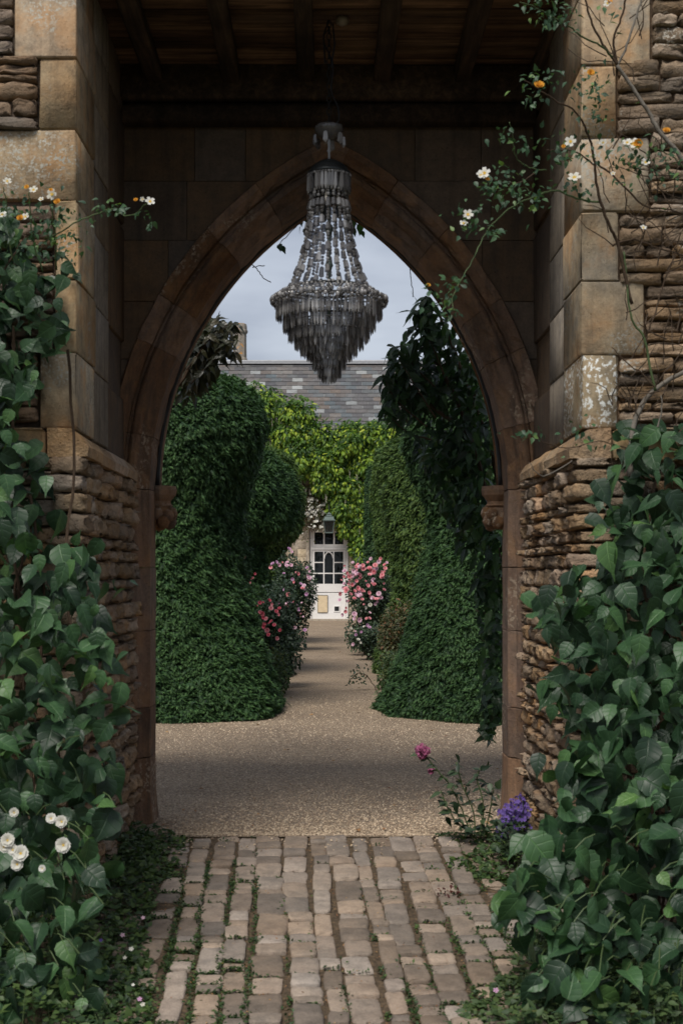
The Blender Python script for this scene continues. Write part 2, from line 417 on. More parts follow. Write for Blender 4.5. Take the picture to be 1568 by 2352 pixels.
# ------------------------------------------------------------------ helpers: foliage
def leaf_tmpl(rows=6, wide=.34, peak=.35, fold=.25, droop=.25, teeth=0.0, cols=4, cup=0.0, bend=0.0, twist=0.0):
    """leaf along +Y from the origin, width in X, face up +Z"""
    V = []; UV = []; F = []
    for i in range(rows + 1):
        t_ = i / rows
        e_ = .95 if t_ < peak else .95 + .8 * min(1, (t_ - peak) / (1 - peak) * 1.3)
        wv = wide * (math.sin(PI * t_ ** (math.log(.5) / math.log(peak))) ** e_ if 0 < t_ < 1 else 0.0)
        wv = max(wv, .012)
        if teeth and 0 < i < rows: wv *= 1 + teeth * (1 if i % 2 else -1)
        for j in range(cols + 1):
            s_ = j / cols * 2 - 1
            y = t_ - abs(s_) * .06 * (1 if 0 < t_ < 1 else 0)
            z = abs(s_) * wv * fold - droop * t_ * t_ + cup * (s_ * s_) * wv * -1
            V.append((s_ * wv + bend * t_ * t_, y, z + s_ * wv * twist * t_ + .012 * math.sin(t_ * 17 + s_ * 2) * abs(s_))); UV.append((s_, t_))
    c = cols + 1
    for i in range(rows):
        for j in range(cols): F.append((i * c + j, i * c + j + 1, (i + 1) * c + j + 1, (i + 1) * c + j))
    return np.array(V), np.array(F), np.array(UV)
BIG = [leaf_tmpl(11, w_ * 1.06, .42, f, d, .045, 4, c_, b_, tw_) for f, d, w_, c_, b_, tw_ in ((.3, .18, .3, .1, .1, .5), (.15, .5, .33, -.2, -.12, -.4), (.5, .1, .27, .2, .05, .8), (.2, .3, .31, 0, -.05, -.9), (-.15, .3, .29, .3, .16, .2), (.7, .4, .28, .1, -.15, .6), (.1, -.15, .32, -.2, .08, -.6), (.4, .6, .25, 0, .2, .3))]
BIG2 = [leaf_tmpl(11, .38, .38, f, d, .04, 4) for f, d in ((.25, .2), (.1, .5), (.4, .15))]
LANCE = [leaf_tmpl(6, .17, .42, f, d, 0, 2) for f, d in ((.3, .25), (.5, .4), (.2, .1))]
SMALL = leaf_tmpl(2, .3, .45, .3, .2, 0, 2)
OVAL = leaf_tmpl(4, .3, .45, .3, .15, 0, 2)
def spray(n=7, spread=.95, ln=.55, wd=.055, droop=.5):
    """flat yew-like spray: needles fanned along a twig"""
    V = []; F = []; UV = []
    for k in range(n):
        t_ = k / (n - 1); side = -1 if k % 2 else 1
        by = .55 * t_; a = side * (spread * (1 - .6 * t_)) if k < n - 1 else 0
        dx, dy = math.sin(a), math.cos(a); L = ln * (1 - .35 * t_)
        px, py = dy * wd, -dx * wd
        z0 = -droop * by * by; b = len(V); ty = by + dy * L; z1 = -droop * ty * ty - .08
        V += [(-px * 1.25, by - py * 1.25, z0), (px * 1.25, by + py * 1.25, z0), (dx * L, ty, z1)]
        F.append((b, b + 1, b + 2)); UV += [(0, t_ * .8), (0, t_ * .8), (0, min(1, t_ + .25))]
    return np.array(V), np.array(F), np.array(UV)
SPRAY = spray()
PINNATE = spray(9, 1.25, .40, .085, .55)
def frames(along, nrm):
    a = along / np.linalg.norm(along, axis=1, keepdims=True)
    n = nrm - (nrm * a).sum(1, keepdims=True) * a
    n /= np.maximum(np.linalg.norm(n, axis=1, keepdims=True), 1e-6)
    return np.cross(a, n), a, n
def scatter_mesh(name, tm, pos, along, nrm, scale, mat, rnd=None, smooth=False):
    tv, tf, tu = tm; N = len(pos); k = len(tv)
    x, a, n = frames(np.asarray(along, float), np.asarray(nrm, float))
    sc = np.asarray(scale, float).reshape(N, 1, 1)
    V = np.asarray(pos)[:, None, :] + sc * (tv[None, :, 0:1] * x[:, None, :] + tv[None, :, 1:2] * a[:, None, :] + tv[None, :, 2:3] * n[:, None, :])
    F = (tf[None] + (np.arange(N) * k)[:, None, None]).reshape(-1, tf.shape[1])
    rnd = RNG.random(N) if rnd is None else rnd
    return raw(name, V.reshape(-1, 3), F, mat, uv=np.tile(tu, (N, 1)), rnd=np.repeat(rnd, k), smooth=smooth)
def scatter(name, tm, pos, along, nrm, scale, mat, parent=None, rnd=None, smooth=False, kind=None):
    o = obj(name, scatter_mesh(name, tm, pos, along, nrm, scale, mat, rnd, smooth), parent)
    if kind: o['kind'] = kind
    return o
def leaf_parts(name, tmpls, pos, along, nrm, scale, mat, parent):
    """each leaf an object sharing one of a few meshes"""
    ms = [raw(name, tv, tf, mat, uv=tu, smooth=True) for tv, tf, tu in tmpls]
    x, a, n = frames(np.asarray(along, float), np.asarray(nrm, float))
    for i in range(len(pos)):
        s = float(scale[i]); m = Matrix.Identity(4)
        for r_ in range(3):
            m[r_][0] = x[i][r_] * s; m[r_][1] = a[i][r_] * s; m[r_][2] = n[i][r_] * s; m[r_][3] = pos[i][r_]
        obj(name, ms[i % len(ms)], parent, m)
def unit(n):
    v = RNG.normal(size=(n, 3)); return v / np.linalg.norm(v, axis=1, keepdims=True)
def flower_tmpl(petals=5, layers=1, wide=.42, lift=.35):
    V = []; F = []; UV = []
    for L in range(layers):
        s = 1 - .27 * L; up = lift + .55 * L; n = petals
        for k in range(n):
            a = 2 * PI * (k + .5 * L) / n; ca, sa = math.cos(a), math.sin(a); b = len(V)
            for (rr, ww, zz, tt) in ((.05, .06, 0, 0), (.5, wide, up * .35, .5), (.95, wide * .8, up * .55 + .02, 1)):
                for sg in (-1, 1):
                    V.append(((rr * ca - sg * ww * sa) * s, (rr * sa + sg * ww * ca) * s, zz * s + .04 * L)); UV.append((0, tt * (1 - .3 * L)))
            F += [(b, b + 1, b + 3, b + 2), (b + 2, b + 3, b + 5, b + 4)]
    return np.array(V), np.array(F), np.array(UV)
ROSE = flower_tmpl(5, 3, .58, 1.1)
STAR = flower_tmpl(5, 1, .34, .3)
MOCK = flower_tmpl(5, 2, .62, .45)
def blossom(name, tm, pos, face, size, mat, parent, heart=None):
    tv, tf, tu = tm
    key = (name, mat, id(tm[0]))
    if key not in blossom.c: blossom.c[key] = raw(name, tv, tf, mat, uv=tu, smooth=False)
    q = Vector(face).normalized().to_track_quat('Z', 'Y').to_matrix().to_4x4()
    m = Matrix.Translation(pos) @ q @ Matrix.Rotation(random.uniform(0, 6), 4, 'Z') @ Matrix.Scale(size, 4)
    o = obj(name, blossom.c[key], parent, m)
    return o
blossom.c = {}

# ================================================================== the setting: ground
COB_END, SLOPE = 8.15, .063
def gz(y): return 0.0 if y >= COB_END else -SLOPE * (COB_END - max(y, 0.0))
ys = [-120, -40, -10, 0, 2, 4, 6, COB_END, 9, 12, 20, 50, 120, 400, 1500]
xs = [-900, -60, -12, -4, 0, 4, 12, 60, 900]
V = [(x, y, gz(y) - .03) for y in ys for x in xs]; n = len(xs)
F = [(j * n + i, j * n + i + 1, (j + 1) * n + i + 1, (j + 1) * n + i) for j in range(len(ys) - 1) for i in range(n - 1)]
tag(obj('ground', raw('ground', V, F, 'ground_earth')), kind='structure')

# gravel court and path, a gently uneven sheet
gx = np.linspace(-14, 14, 57); gy = np.concatenate([np.linspace(COB_END - .02, 20, 60), np.linspace(20.6, 46.2, 44)])
X, Y = np.meshgrid(gx, gy); Z = .012 * np.sin(X * 1.7 + Y * .9) * np.sin(Y * 1.3) * np.clip((Y - COB_END) / 1.5, 0, 1)
n = len(gx); I = (np.arange(len(gy) - 1)[:, None] * n + np.arange(n - 1)[None]).ravel()
gravel = obj('gravel_path', raw('gravel_path', np.stack([X.ravel(), Y.ravel(), Z.ravel()], 1), np.stack([I, I + 1, I + n + 1, I + n], 1), 'gravel', smooth=True))
tag(gravel, kind='structure')
# loose stones on top of it, where single stones can still be made out
N = 30000
py = COB_END + .02 + (RNG.random(N) ** 1.7) * 9.5; sp_ = RNG.random(N) < .012; py = np.where(sp_, COB_END + .05 - np.abs(RNG.normal(0, .22, N)), py); px = RNG.uniform(-.18, .18, N) * py * 1.05
oct_v = np.array([(1, 0, 0), (0, 1, 0), (-1, 0, 0), (0, -1, 0), (.1, .1, .62), (0, -.1, -.5)])
oct_f = np.array([(0, 1, 4, 4), (1, 2, 4, 4), (2, 3, 4, 4), (3, 0, 4, 4)])
oct_f = np.array([(0, 1, 2, 4), (2, 3, 0, 4)])
ang = RNG.uniform(0, 6.28, N); al = np.stack([np.cos(ang), np.sin(ang), RNG.normal(0, .25, N)], 1)
nr = np.stack([RNG.normal(0, .3, N), RNG.normal(0, .3, N), np.ones(N)], 1)
pz = .012 * np.sin(px * 1.7 + py * .9) * np.sin(py * 1.3) * np.clip((py - COB_END) / 1.5, 0, 1)
keep = np.abs(px) < 1.06 + np.clip(py - 8.85, 0, None) * 2
px, py, pz, al, nr = px[keep], py[keep], pz[keep], al[keep], nr[keep]
ov = np.array([(-1, -.55, 0), (1, -.55, 0), (1, .55, 0), (-1, .55, 0), (-.5, -.3, .7), (.55, -.3, .62), (.5, .3, .7), (-.55, .3, .6)])
of = np.array([(4, 5, 6, 7), (0, 1, 5, 4), (1, 2, 6, 5), (2, 3, 7, 6), (3, 0, 4, 7)])
scatter('loose_stone', (ov, of, np.zeros((8, 2))), np.stack([px, py, pz + .001 + np.where(py < COB_END, -SLOPE * (COB_END - py) + .008, 0)], 1), al, nr, RNG.uniform(.0036, .0085, len(px)), 'pebble', gravel, kind='stuff')

# a few fallen leaves on the gravel
N = 170; py = COB_END + .1 + RNG.random(N) ** 1.5 * 26; px = RNG.normal(0, .16, N) * py * .8; nr = unit(N) * .5; nr[:, 2] = 1; al = unit(N); al[:, 2] *= .2
scatter('fallen_leaf', OVAL, np.stack([px, py, np.full(N, .012)], 1), al, nr, RNG.uniform(.02, .05, N), 'litter', gravel, kind='stuff')
# cobbled threshold, in columns running away from the camera
cob = thing('cobbled_path', None, None, (0, 6.5, 0)); cob['kind'] = 'structure'
sx = [-2.4, 2.4]; V = []; F = []
yy = np.linspace(3.2, COB_END, 20)
for y in yy:
    for x in np.linspace(-2.2, 2.2, 12): V.append((x, y, gz(y) - .006 + .004 * math.sin(x * 9 + y * 7)))
F = [(j * 12 + i, j * 12 + i + 1, (j + 1) * 12 + i + 1, (j + 1) * 12 + i) for j in range(19) for i in range(11)]
obj('earth_bed', raw('earth_bed', V, F, 'soil', smooth=True), cob)
CM = [rough_stone('cobble', 'cobble_stone', 40 + i, 7.5, .05, (-1, -.7, 0, .7, 1), True, (.8, .8, 1.1)) for i in range(16)]
SKEW = math.tan(R(-2.2))
edges = [545, 590, 650, 705, 745, 803, 840, 890, 945]
ex = [(u - CU) / FP * COB_END for u in edges]
while ex[0] > -1.12: ex.insert(0, ex[0] - random.uniform(.115, .15))
while ex[-1] < 1.22: ex.append(ex[-1] + random.uniform(.115, .145))
JOINTS = []; ncob = 0; EDGE = []
for c in range(len(ex) - 1):
    y = COB_END - random.uniform(0, .05)
    while y > 5.12:
        wide = ex[c + 1] - ex[c]
        ln = random.choice((.085, .11, .13, .16, .19, .25, .3)) * random.uniform(.88, 1.15)
        y0 = y - ln; ym = (y + y0) / 2
        off = SKEW * (ym - COB_END) + .012 * math.sin(ym * 2.3 + c * 1.9) + random.uniform(-.006, .006); gap = random.uniform(.003, .018) + .012 * max(0, (7.2 - ym) / 2) + (.01 if c < 4 else 0)
        xa, xb = ex[c] + off + gap / 2, ex[c + 1] + off - gap / 2
        xm = (xa + xb) / 2
        if abs(xm) < 1.13 or ym < 6.7:
            m = Matrix.Translation((xm, ym, gz(ym) - .018 + random.uniform(-.011, .006) - (.01 if abs(xm) > .75 else 0)))
            m = m @ Matrix.Rotation(math.atan(SLOPE) + random.uniform(-.035, .035), 4, 'X') @ Matrix.Rotation(random.uniform(-.04, .04), 4, 'Y') @ Matrix.Rotation(-math.atan(SKEW) * 1 + random.uniform(-.055, .055), 4, 'Z')
            m = m @ Matrix.Diagonal(((xb - xa) / 2, (ln - random.uniform(.008, .016)) / 2, .03, 1))
            if abs(xm) < .98 and ncob < 300: obj('cobble', random.choice(CM), cob, m); ncob += 1
            else: EDGE.append((random.choice(CM), m))
        JOINTS.append((ex[c] + off, ym, gap, ln * .5)); JOINTS.append((xm, y0, -wide * .35, .006))
        y = y0
b = MB()
for me, m in EDGE: b.add([m @ v_.co for v_ in me.vertices], [tuple(p.vertices) for p in me.polygons])
o = b.build('edge_cobbles', 'cobble_stone', cob, True); o['kind'] = 'stuff'
# weeds and litter in the joints
P = []; S = []
for (x, y, g, ly) in JOINTS:
    dens = .25 + .9 * (abs(x) / 1.0) ** 1.5 + max(0, 6.6 - y) * .35 + (.45 if x < -.3 else 0)
    if y > 7.6: dens *= .35
    if random.random() < dens * (.95 if g > 0 else .4):
        for k in range(int(random.uniform(20, 56) * (1.6 if y < 6.6 or x < -.25 or x > .6 else 1) * min(dens, 1.7))):
            P.append((x + (random.gauss(0, .006 + g * .25) if g > 0 else random.uniform(g, -g)), y + (random.uniform(-ly, ly) if g > 0 else random.gauss(0, .005)), gz(y) + random.uniform(-.008, .012))); S.append(random.uniform(.009, .022))
P = np.array(P); N = len(P); al = unit(N); al[:, 2] = np.abs(al[:, 2]) * .5 + .1; nr = unit(N) * .6; nr[:, 2] = 1
tag(scatter('weeds', SMALL, P, al, nr, S, 'weed_leaf', smooth=True), 'low green weeds growing in the joints between the cobbles', 'weeds', kind='stuff')
P = []
for (x, y, g, ly) in JOINTS:
    for k in range(random.randint(1, 8)): P.append((x + random.gauss(0, .014), y + random.gauss(0, .06), gz(y) + random.uniform(-.002, .008)))
P = np.array(P); N = len(P); nr = unit(N) * .7; nr[:, 2] = 1; al = unit(N); al[:, 2] *= .2
tag(scatter('leaf_litter', SMALL, P, al, nr, RNG.uniform(.006, .013, N), 'litter'), 'brown dry leaf crumbs lying in the joints between the cobbles', 'leaf litter', kind='stuff')

# ================================================================== gatehouse: pointed arch wall
YA = 8.39; C0 = .967; ZS = 2.01; W_IN = 1.055
RI = W_IN + C0            # 2.022
arch = thing('pointed_arch', 'dark brown stone pointed arch with moulded edge behind the hanging chandelier', 'archway', (0, YA, 0))
# profile (radius, y): outer fillet, roll, hollow, splay, reveal, back fillet
PROF = [(2.275, YA + .06), (2.275, YA - .012), (2.268, YA - .03), (2.232, YA - .026), (2.206, YA + .0), (2.188, YA + .02), (2.184, YA + .06), (2.170, YA + .064), (2.160, YA + .035), (2.146, YA + .026),
        (2.126, YA + .03), (2.105, YA + .065), (2.085, YA + .115), (2.062, YA + .135), (2.040, YA + .15), (2.036, YA + .30), (2.036, YA + .40), (2.275, YA + .40)]
def voussoir(side, t0, t1, k, seed):
    rg = np.random.default_rng(seed); V = []; F = []; n = len(PROF); g = .0006; off = rg.normal(0, .003)
    ts = np.linspace(t0 + g, t1 - g, k + 1)
    for ti, t_ in enumerate(ts):
        for (r_, y) in PROF:
            j = rg.normal(0, .0022)
            j += rg.normal(0, .0045) * (rg.random() < .12); rr = r_ + (j if r_ < 2.27 else 0); x = rr * math.cos(t_) - C0; V.append((side * x, y + j + off * (y < YA + .2), ZS + rr * math.sin(t_)))
    for i in range(k):
        for j in range(n):
            j2 = (j + 1) % n; f = (i * n + j, i * n + j2, (i + 1) * n + j2, (i + 1) * n + j)
            F.append(f if side > 0 else f[::-1])
    F.append(list(range(n))[::-1]); F.append([k * n + j for j in range(n)])
    obj('voussoir', raw('voussoir', V, F, 'arch_stone'), arch)
TMAX = math.acos(C0 / 2.275)     # the outer edge reaches the middle
TIN = math.acos(C0 / 2.036)
for side in (1, -1):
    cut = [0, .17, .37, .52, .74, .9, TIN - .004]
    for i in range(1, 6): cut[i] += random.uniform(-.03, .03)
    for i in range(len(cut) - 1):
        voussoir(side, cut[i], cut[i + 1], 7, 100 + i + (20 if side > 0 else 0))
# the keystone wedge that closes the point between the two arcs
V = []; F = []
rows = []
for (r_, y) in PROF:
    z0 = ZS + math.sqrt(max(r_ * r_ - C0 * C0, 0)); xe = r_ * math.cos(TIN - .004) - C0; ze = ZS + r_ * math.sin(TIN - .004)
    rows.append([(-xe, y, ze), (0, y, max(z0, ze)), (xe, y, ze)])
n = len(rows)
for rw in rows: V += rw
for j in range(n):
    j2 = (j + 1) % n
    for k in range(2): F.append((j * 3 + k, j * 3 + k + 1, j2 * 3 + k + 1, j2 * 3 + k))
obj('keystone', raw('keystone', V, F, 'arch_stone'), arch)
# jamb stones below the springing carry the same moulding down to the ground
for side in (1, -1):
    z = -.02
    hs_ = [.42, .30, .46, .38, .46]; hs_[-1] = ZS - z - sum(hs_[:-1]) - .002
    for i, h in enumerate(hs_):
        rg = np.random.default_rng(60 + i + 9 * (side > 0)); V = []; F = []; n = len(PROF); off = rg.normal(0, .003)
        for zz in (z + .001, z + .006, z + h * .5, z + h - .006, z + h - .001):
            wv = 0 if .004 < zz - z < h - .004 else .003
            for (r_, y) in PROF:
                j = rg.normal(0, .002); x = r_ - C0 + (wv if r_ < 2.2 else 0) + j + (-.02 if zz < .14 and i == 0 and r_ < 2.1 else 0)
                V.append((side * x, y + wv + j + off * (y < YA + .3), zz))
        for a in range(4):
            for b in range(n):
                b2 = (b + 1) % n; f = (a * n + b, a * n + b2, (a + 1) * n + b2, (a + 1) * n + b); F.append(f if side > 0 else f[::-1])
        F.append(list(range(n))[::-1]); F.append([4 * n + b for b in range(n)])
        obj('jamb_stone', raw('jamb_stone', V, F, 'arch_stone'), arch); z += h
# thin black seal line with a slender stone rib round the back of the arch, standing on two corbels
for side in (1, -1):
    P = [(side * ((2.022) * math.cos(t_) - C0), YA + .425, ZS + .02 + 2.022 * math.sin(t_)) for t_ in np.linspace(0, math.acos(C0 / 2.022), 26)]
    MB().tube(P, .02, 8).build('back_rib', 'arch_stone', arch, True)
    P = [(side * (2.026 * math.cos(t_) - C0), YA + .402, ZS + .02 + 2.026 * math.sin(t_)) for t_ in np.linspace(0, math.acos(C0 / 2.026), 26)]
    MB().tube(P, .0145, 6).build('seal_strip', 'black_rubber', arch, True)
    cx = side * 1.04; cy = YA + .43
    b = MB(); b.lathe([(.03, ZS + .04), (.092, ZS + .035), (.098, ZS + .01), (.092, ZS - .02), (.072, ZS - .045), (.06, ZS - .058), (.062, ZS - .075), (.075, ZS - .085), (.06, ZS - .098)], cx, cy, 8)
    cb = b.build('corbel', 'arch_stone', arch)
    b = MB(); rg = random.Random(5)
    for k in range(9):
        a = k / 9 * 6.28; q = Vector((cx + .05 * math.cos(a) - side * .012, cy - .02 + .05 * math.sin(a), ZS - .14 - .05 * (k % 2) + rg.uniform(-.01, .01)))
        VV, FF = grid_box((-1, 0, 1)); VV = VV / np.linalg.norm(VV, axis=1, keepdims=True) * np.array([.042, .04, .046]) * rg.uniform(.85, 1.15) + np.array(q)
        b.add(VV, FF)
    b.lathe([(.02, ZS - .2), (.06, ZS - .16), (.065, ZS - .1), (.04, ZS - .09)], cx, cy, 8)
    b.build('carved_leaf_boss', 'arch_stone', cb, True)

# wall above the arch in courses; every block meets the back of the arch ring
def arch_x(z, r_): return math.sqrt(max(r_ * r_ - (z - ZS) ** 2, 0)) - C0 if z - ZS < r_ else -9
z = ZS; k = 0; random.seed(3)
for h in (.36, .40, .34, .36, .35, .33):
    z1 = min(z + h, 4.16)
    for side in (1, -1):
        xa0, xa1 = arch_x(z, 2.225), arch_x(z1, 2.225)
        xs_ = [1.34, .86 + random.uniform(-.1, .1), .42 + random.uniform(-.1, .1), 0.0]
        for i in range(3):
            o0, i0 = xs_[i], xs_[i + 1]
            g = .0012; yf = YA + random.uniform(-.003, .006)
            lf_ = [(max(i0, arch_x(q, 2.225)) + g, q) for q in np.linspace(z + g, z1 - g, 12)]
            lf_ = [p for p in lf_ if p[0] < o0 - .006]
            if len(lf_) < 2: continue
            pts = [(o0 - g, lf_[0][1])] + lf_ + [(o0 - g, z1 - g)]; np_ = len(pts)
            V = []; c_ = .002; mx_ = sum(p[0] for p in pts) / np_; mz_ = sum(p[1] for p in pts) / np_
            for (x, zz) in pts: V.append((side * x, YA + .38, zz))
            for (x, zz) in pts: V.append((side * x, yf + c_, zz))
            for (x, zz) in pts: V.append((side * (x + c_ * np.sign(mx_ - x)), yf, zz + c_ * np.sign(mz_ - zz)))
            F = [tuple(range(np_)), tuple(range(2 * np_, 3 * np_))[::-1]]
            for L in (0, np_):
                for q in range(np_): q2 = (q + 1) % np_; F.append((L + q, L + np_ + q, L + np_ + q2, L + q2))
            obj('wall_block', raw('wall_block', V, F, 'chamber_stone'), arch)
    z = z1
b = MB(); b.box(-1.4, 1.4, YA + .1, YA + .36, 4.16, 5.1); b.build('wall_core', 'mortar', arch)

# ================================================================== gatehouse: side piers
YF = 6.6
RV = [rough_stone('rubble', 'rubble_stone', 200 + i, 14, .15, (-1, -.55, .1, .6, 1), False, (.9, .2, .8)) for i in range(14)]
WV = [rough_stone('rubble', 'wall_stone', 300 + i, 14, .14, (-1, -.6, -.1, .5, 1), False, (.2, 1.0, .85)) for i in range(14)]
WL = [rough_stone('rubble', 'wall_stone_left', 320 + i, 14, .14, (-1, -.6, -.1, .5, 1), False, (.2, 1.0, .85)) for i in range(14)]
def pier(side, label, quoins):
    nm = 'gate_pier'
    t_ = thing(nm, label, 'stone wall', (side * 1.6, 7.4, 0), 'stone piers of the gateway')
    sx = (lambda a, b_: (a, b_) if side > 0 else (-b_, -a))
    b = MB(); b.box(*sx(1.225, 3.2), YF + .02, YA + .38, -.5, 5.1); b.build('wall_core', 'mortar', t_)
    b = MB(); b.box(*sx(1.166, 1.224), YF + .02, YA - .002, -.5, quoins[-1][0] - .145); b.build('mortar_bed', 'mortar', t_)
    rg = random.Random(31 + side)
    # dressed quoins (front corner) and the ashlar of the reveal behind them
    for i, (z0, z1, wd, mat) in enumerate(quoins):
        g = .0016
        dep = 7.1 + rg.uniform(-.015, .015)
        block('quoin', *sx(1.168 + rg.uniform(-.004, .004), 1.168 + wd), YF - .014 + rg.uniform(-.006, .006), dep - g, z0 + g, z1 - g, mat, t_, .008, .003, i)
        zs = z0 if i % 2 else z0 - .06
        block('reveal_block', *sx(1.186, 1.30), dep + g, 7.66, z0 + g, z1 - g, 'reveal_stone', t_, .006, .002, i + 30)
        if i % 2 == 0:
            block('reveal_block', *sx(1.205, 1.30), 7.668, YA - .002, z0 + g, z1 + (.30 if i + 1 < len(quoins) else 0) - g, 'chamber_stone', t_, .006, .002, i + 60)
    # moulded vertical roll where the lit reveal meets the darker chamber
    # weathered cap stones on top of the rubble base
    zc = quoins[-1][0]
    yy_ = [YF - .05, 6.98, 7.42, 7.9, YA - .06]
    for i in range(4):
        x0 = 1.105 + .012 * rg.random(); V = []
        y0, y1 = yy_[i] + .004, yy_[i + 1] - .004
        zt = zc - .004; zb = zc - .135
        pr = [(x0 + .09, zt), (x0 + .03, zt - .04), (x0, zt - .085), (x0 + .005, zb), (1.3, zb), (1.3, zt)]
        for y in (y0, y1):
            for (x, zz) in pr: V.append((side * (x + rg.uniform(-.006, .006)), y, zz + rg.uniform(-.006, .006)))
        F = [(q, (q + 1) % 6, 6 + (q + 1) % 6, 6 + q) for q in range(6)] + [tuple(range(6)), tuple(range(6, 12))]
        obj('cap_stone', raw('cap_stone', V, F, 'rubble_stone'), t_)
    block('cap_stone', *sx(1.31, 1.31 + .30), YF - .06, YF + .2, zc - .15, zc - .006, 'quoin_stone', t_, .015, .006, 91)
    # rubble of the reveal below the caps
    z = -.12; top = zc - .14; nst = 0; low_ = []
    while z < top:
        h = min(rg.uniform(.045, .10), top - z + .01); y = YF - .06
        while y < YA - .03:
            ln = rg.choice((.1, .13, .17, .22, .3)); y1 = min(y + ln, YA - .02)
            if YA - .02 - y1 < .05: y1 = YA - .02
            pro = rg.uniform(-.03, .018)
            bow = .0
            m = Matrix.Translation((side * (1.20 + bow - pro), (y + y1) / 2, z + h / 2)) @ Matrix.Rotation(rg.uniform(-.05, .05), 4, 'X') @ Matrix.Rotation(rg.uniform(-.06, .06), 4, 'Z')
            m = m @ Matrix.Diagonal((.075, (y1 - y) / 2 - .007, h / 2 - .006, 1))
            if z > .1: obj('rubble', rg.choice(RV), t_, m); nst += 1
            else: low_.append((rg.choice(RV), m))
            y = y1
        z += h
    # coursed rubble on the outer face
    rest = MB()
    for me, m in low_:
        vv = np.empty(len(me.vertices) * 3, dtype=np.float32); me.vertices.foreach_get('co', vv)
        rest.add([m @ Vector(p) for p in vv.reshape(-1, 3)], [tuple(p.vertices) for p in me.polygons])
    z = -.35
    while z < 4.7:
        h = rg.uniform(.04, .085); zm = z + h / 2
        x = 1.235 if zm < zc - .14 else None
        if x is None:
            if zm < zc: x = 1.62
            for (q0, q1, wd, _m) in quoins:
                if q0 <= zm < q1 + .001: x = 1.168 + wd + .006
            if x is None: x = 1.33
        while x < 2.15:
            ln = rg.choice((.12, .16, .2, .26, .34)); x1 = x + ln
            m = Matrix.Translation((side * (x + x1) / 2, YF + .05 + rg.uniform(-.016, .016), zm)) @ Matrix.Rotation(rg.uniform(-.05, .05), 4, 'Y')
            m = m @ Matrix.Diagonal((ln / 2 - .006, .07, h / 2 - .0045, 1))
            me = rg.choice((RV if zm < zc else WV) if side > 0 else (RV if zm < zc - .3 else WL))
            lim = 1.69 if side > 0 else 1.58
            if x < lim and zm > zc - .1 and nst < 312: obj('rubble', me, t_, m); nst += 1
            else:
                vv = np.empty(len(me.vertices) * 3, dtype=np.float32); me.vertices.foreach_get('co', vv)
                rest.add([m @ Vector(p) for p in vv.reshape(-1, 3)], [tuple(p.vertices) for p in me.polygons])
            x = x1
        z += h
    o = rest.build('rubble_beyond', 'rubble_stone' if side < 0 else 'wall_stone', t_, True); o['kind'] = 'stuff'
    return t_
Q = 'quoin_stone'
pier(1, 'right hand gate pier of tan quoins and thin rubble, white lichen on one block', 
     [(4.2, 4.62, .18, Q), (3.86, 4.2, .32, Q), (3.525, 3.857, .16, Q), (3.18, 3.522, .31, Q), (2.86, 3.177, .17, Q), (2.52, 2.857, .29, Q), (2.175, 2.517, .165, 'lichen_stone')])
pier(-1, 'left hand gate pier of grey quoins and rubble, behind the white flowered shrub',
     [(4.2, 4.62, .18, Q), (3.892, 4.2, .285, Q), (3.563, 3.889, .172, Q), (3.232, 3.56, .42, Q), (2.87, 3.229, .1, Q), (2.53, 2.867, .1, Q), (2.175, 2.527, .17, Q)])
# unseen bridging stones across the front, added to stop light leaking in
lint = thing('added_gate_lintel', 'unseen stone lintel added over the gateway front against light leaks', 'lintel', (0, YF, 4.62))
for i in range(5): block('lintel_block', -1.5 + i * .6 + .004, -.9 + i * .6 - .004, YF, YF + .9, 4.63, 5.1, Q, lint, .012, .003, 400 + i)

# ================================================================== timber ceiling
ZC = 4.45
ceil = thing('timber_ceiling', 'dark brown plank ceiling on joists inside the gateway', 'ceiling', (0, 7.4, ZC))
rg = random.Random(8); y = YF + .1; i = 0
while y < YA - .05:
    wd = rg.uniform(.15, .24); y1 = min(y + wd, YA + .05); zz = ZC + rg.uniform(0, .015)
    block('plank', -1.24, 1.24, y + .004, y1 - .004, zz, zz + .04, 'ceiling_wood', ceil, .004, .002, 500 + i); y = y1; i += 1
for u in (195, 352, 530, 703, 880, 1062, 1235):
    X0 = (u - CU) / FP * 8.2
    block('joist', X0 - .048, X0 + .048, YF + .1, YA - .16, ZC - .105, ZC - .003, 'joist_wood', ceil, .012, .003, 540 + u)
block('wall_beam', -1.22, 1.22, YA - .17, YA - .012, ZC - .20, ZC - .004, 'joist_wood', ceil, .02, .006, 590)
block('wall_beam', -1.215, 1.215, YA - .12, YA - .014, ZC - .32, ZC - .206, 'joist_wood', ceil, .02, .006, 591)
b = MB(); b.box(-3.2, 3.2, YF + .02, YA + .4, 5.11, 5.25); tag(b.build('added_roof_lid', 'joist_wood'), 'unseen flat deck added over the gateway to shut out light', 'roof')  # lid above the ceiling, added out of view to keep light out

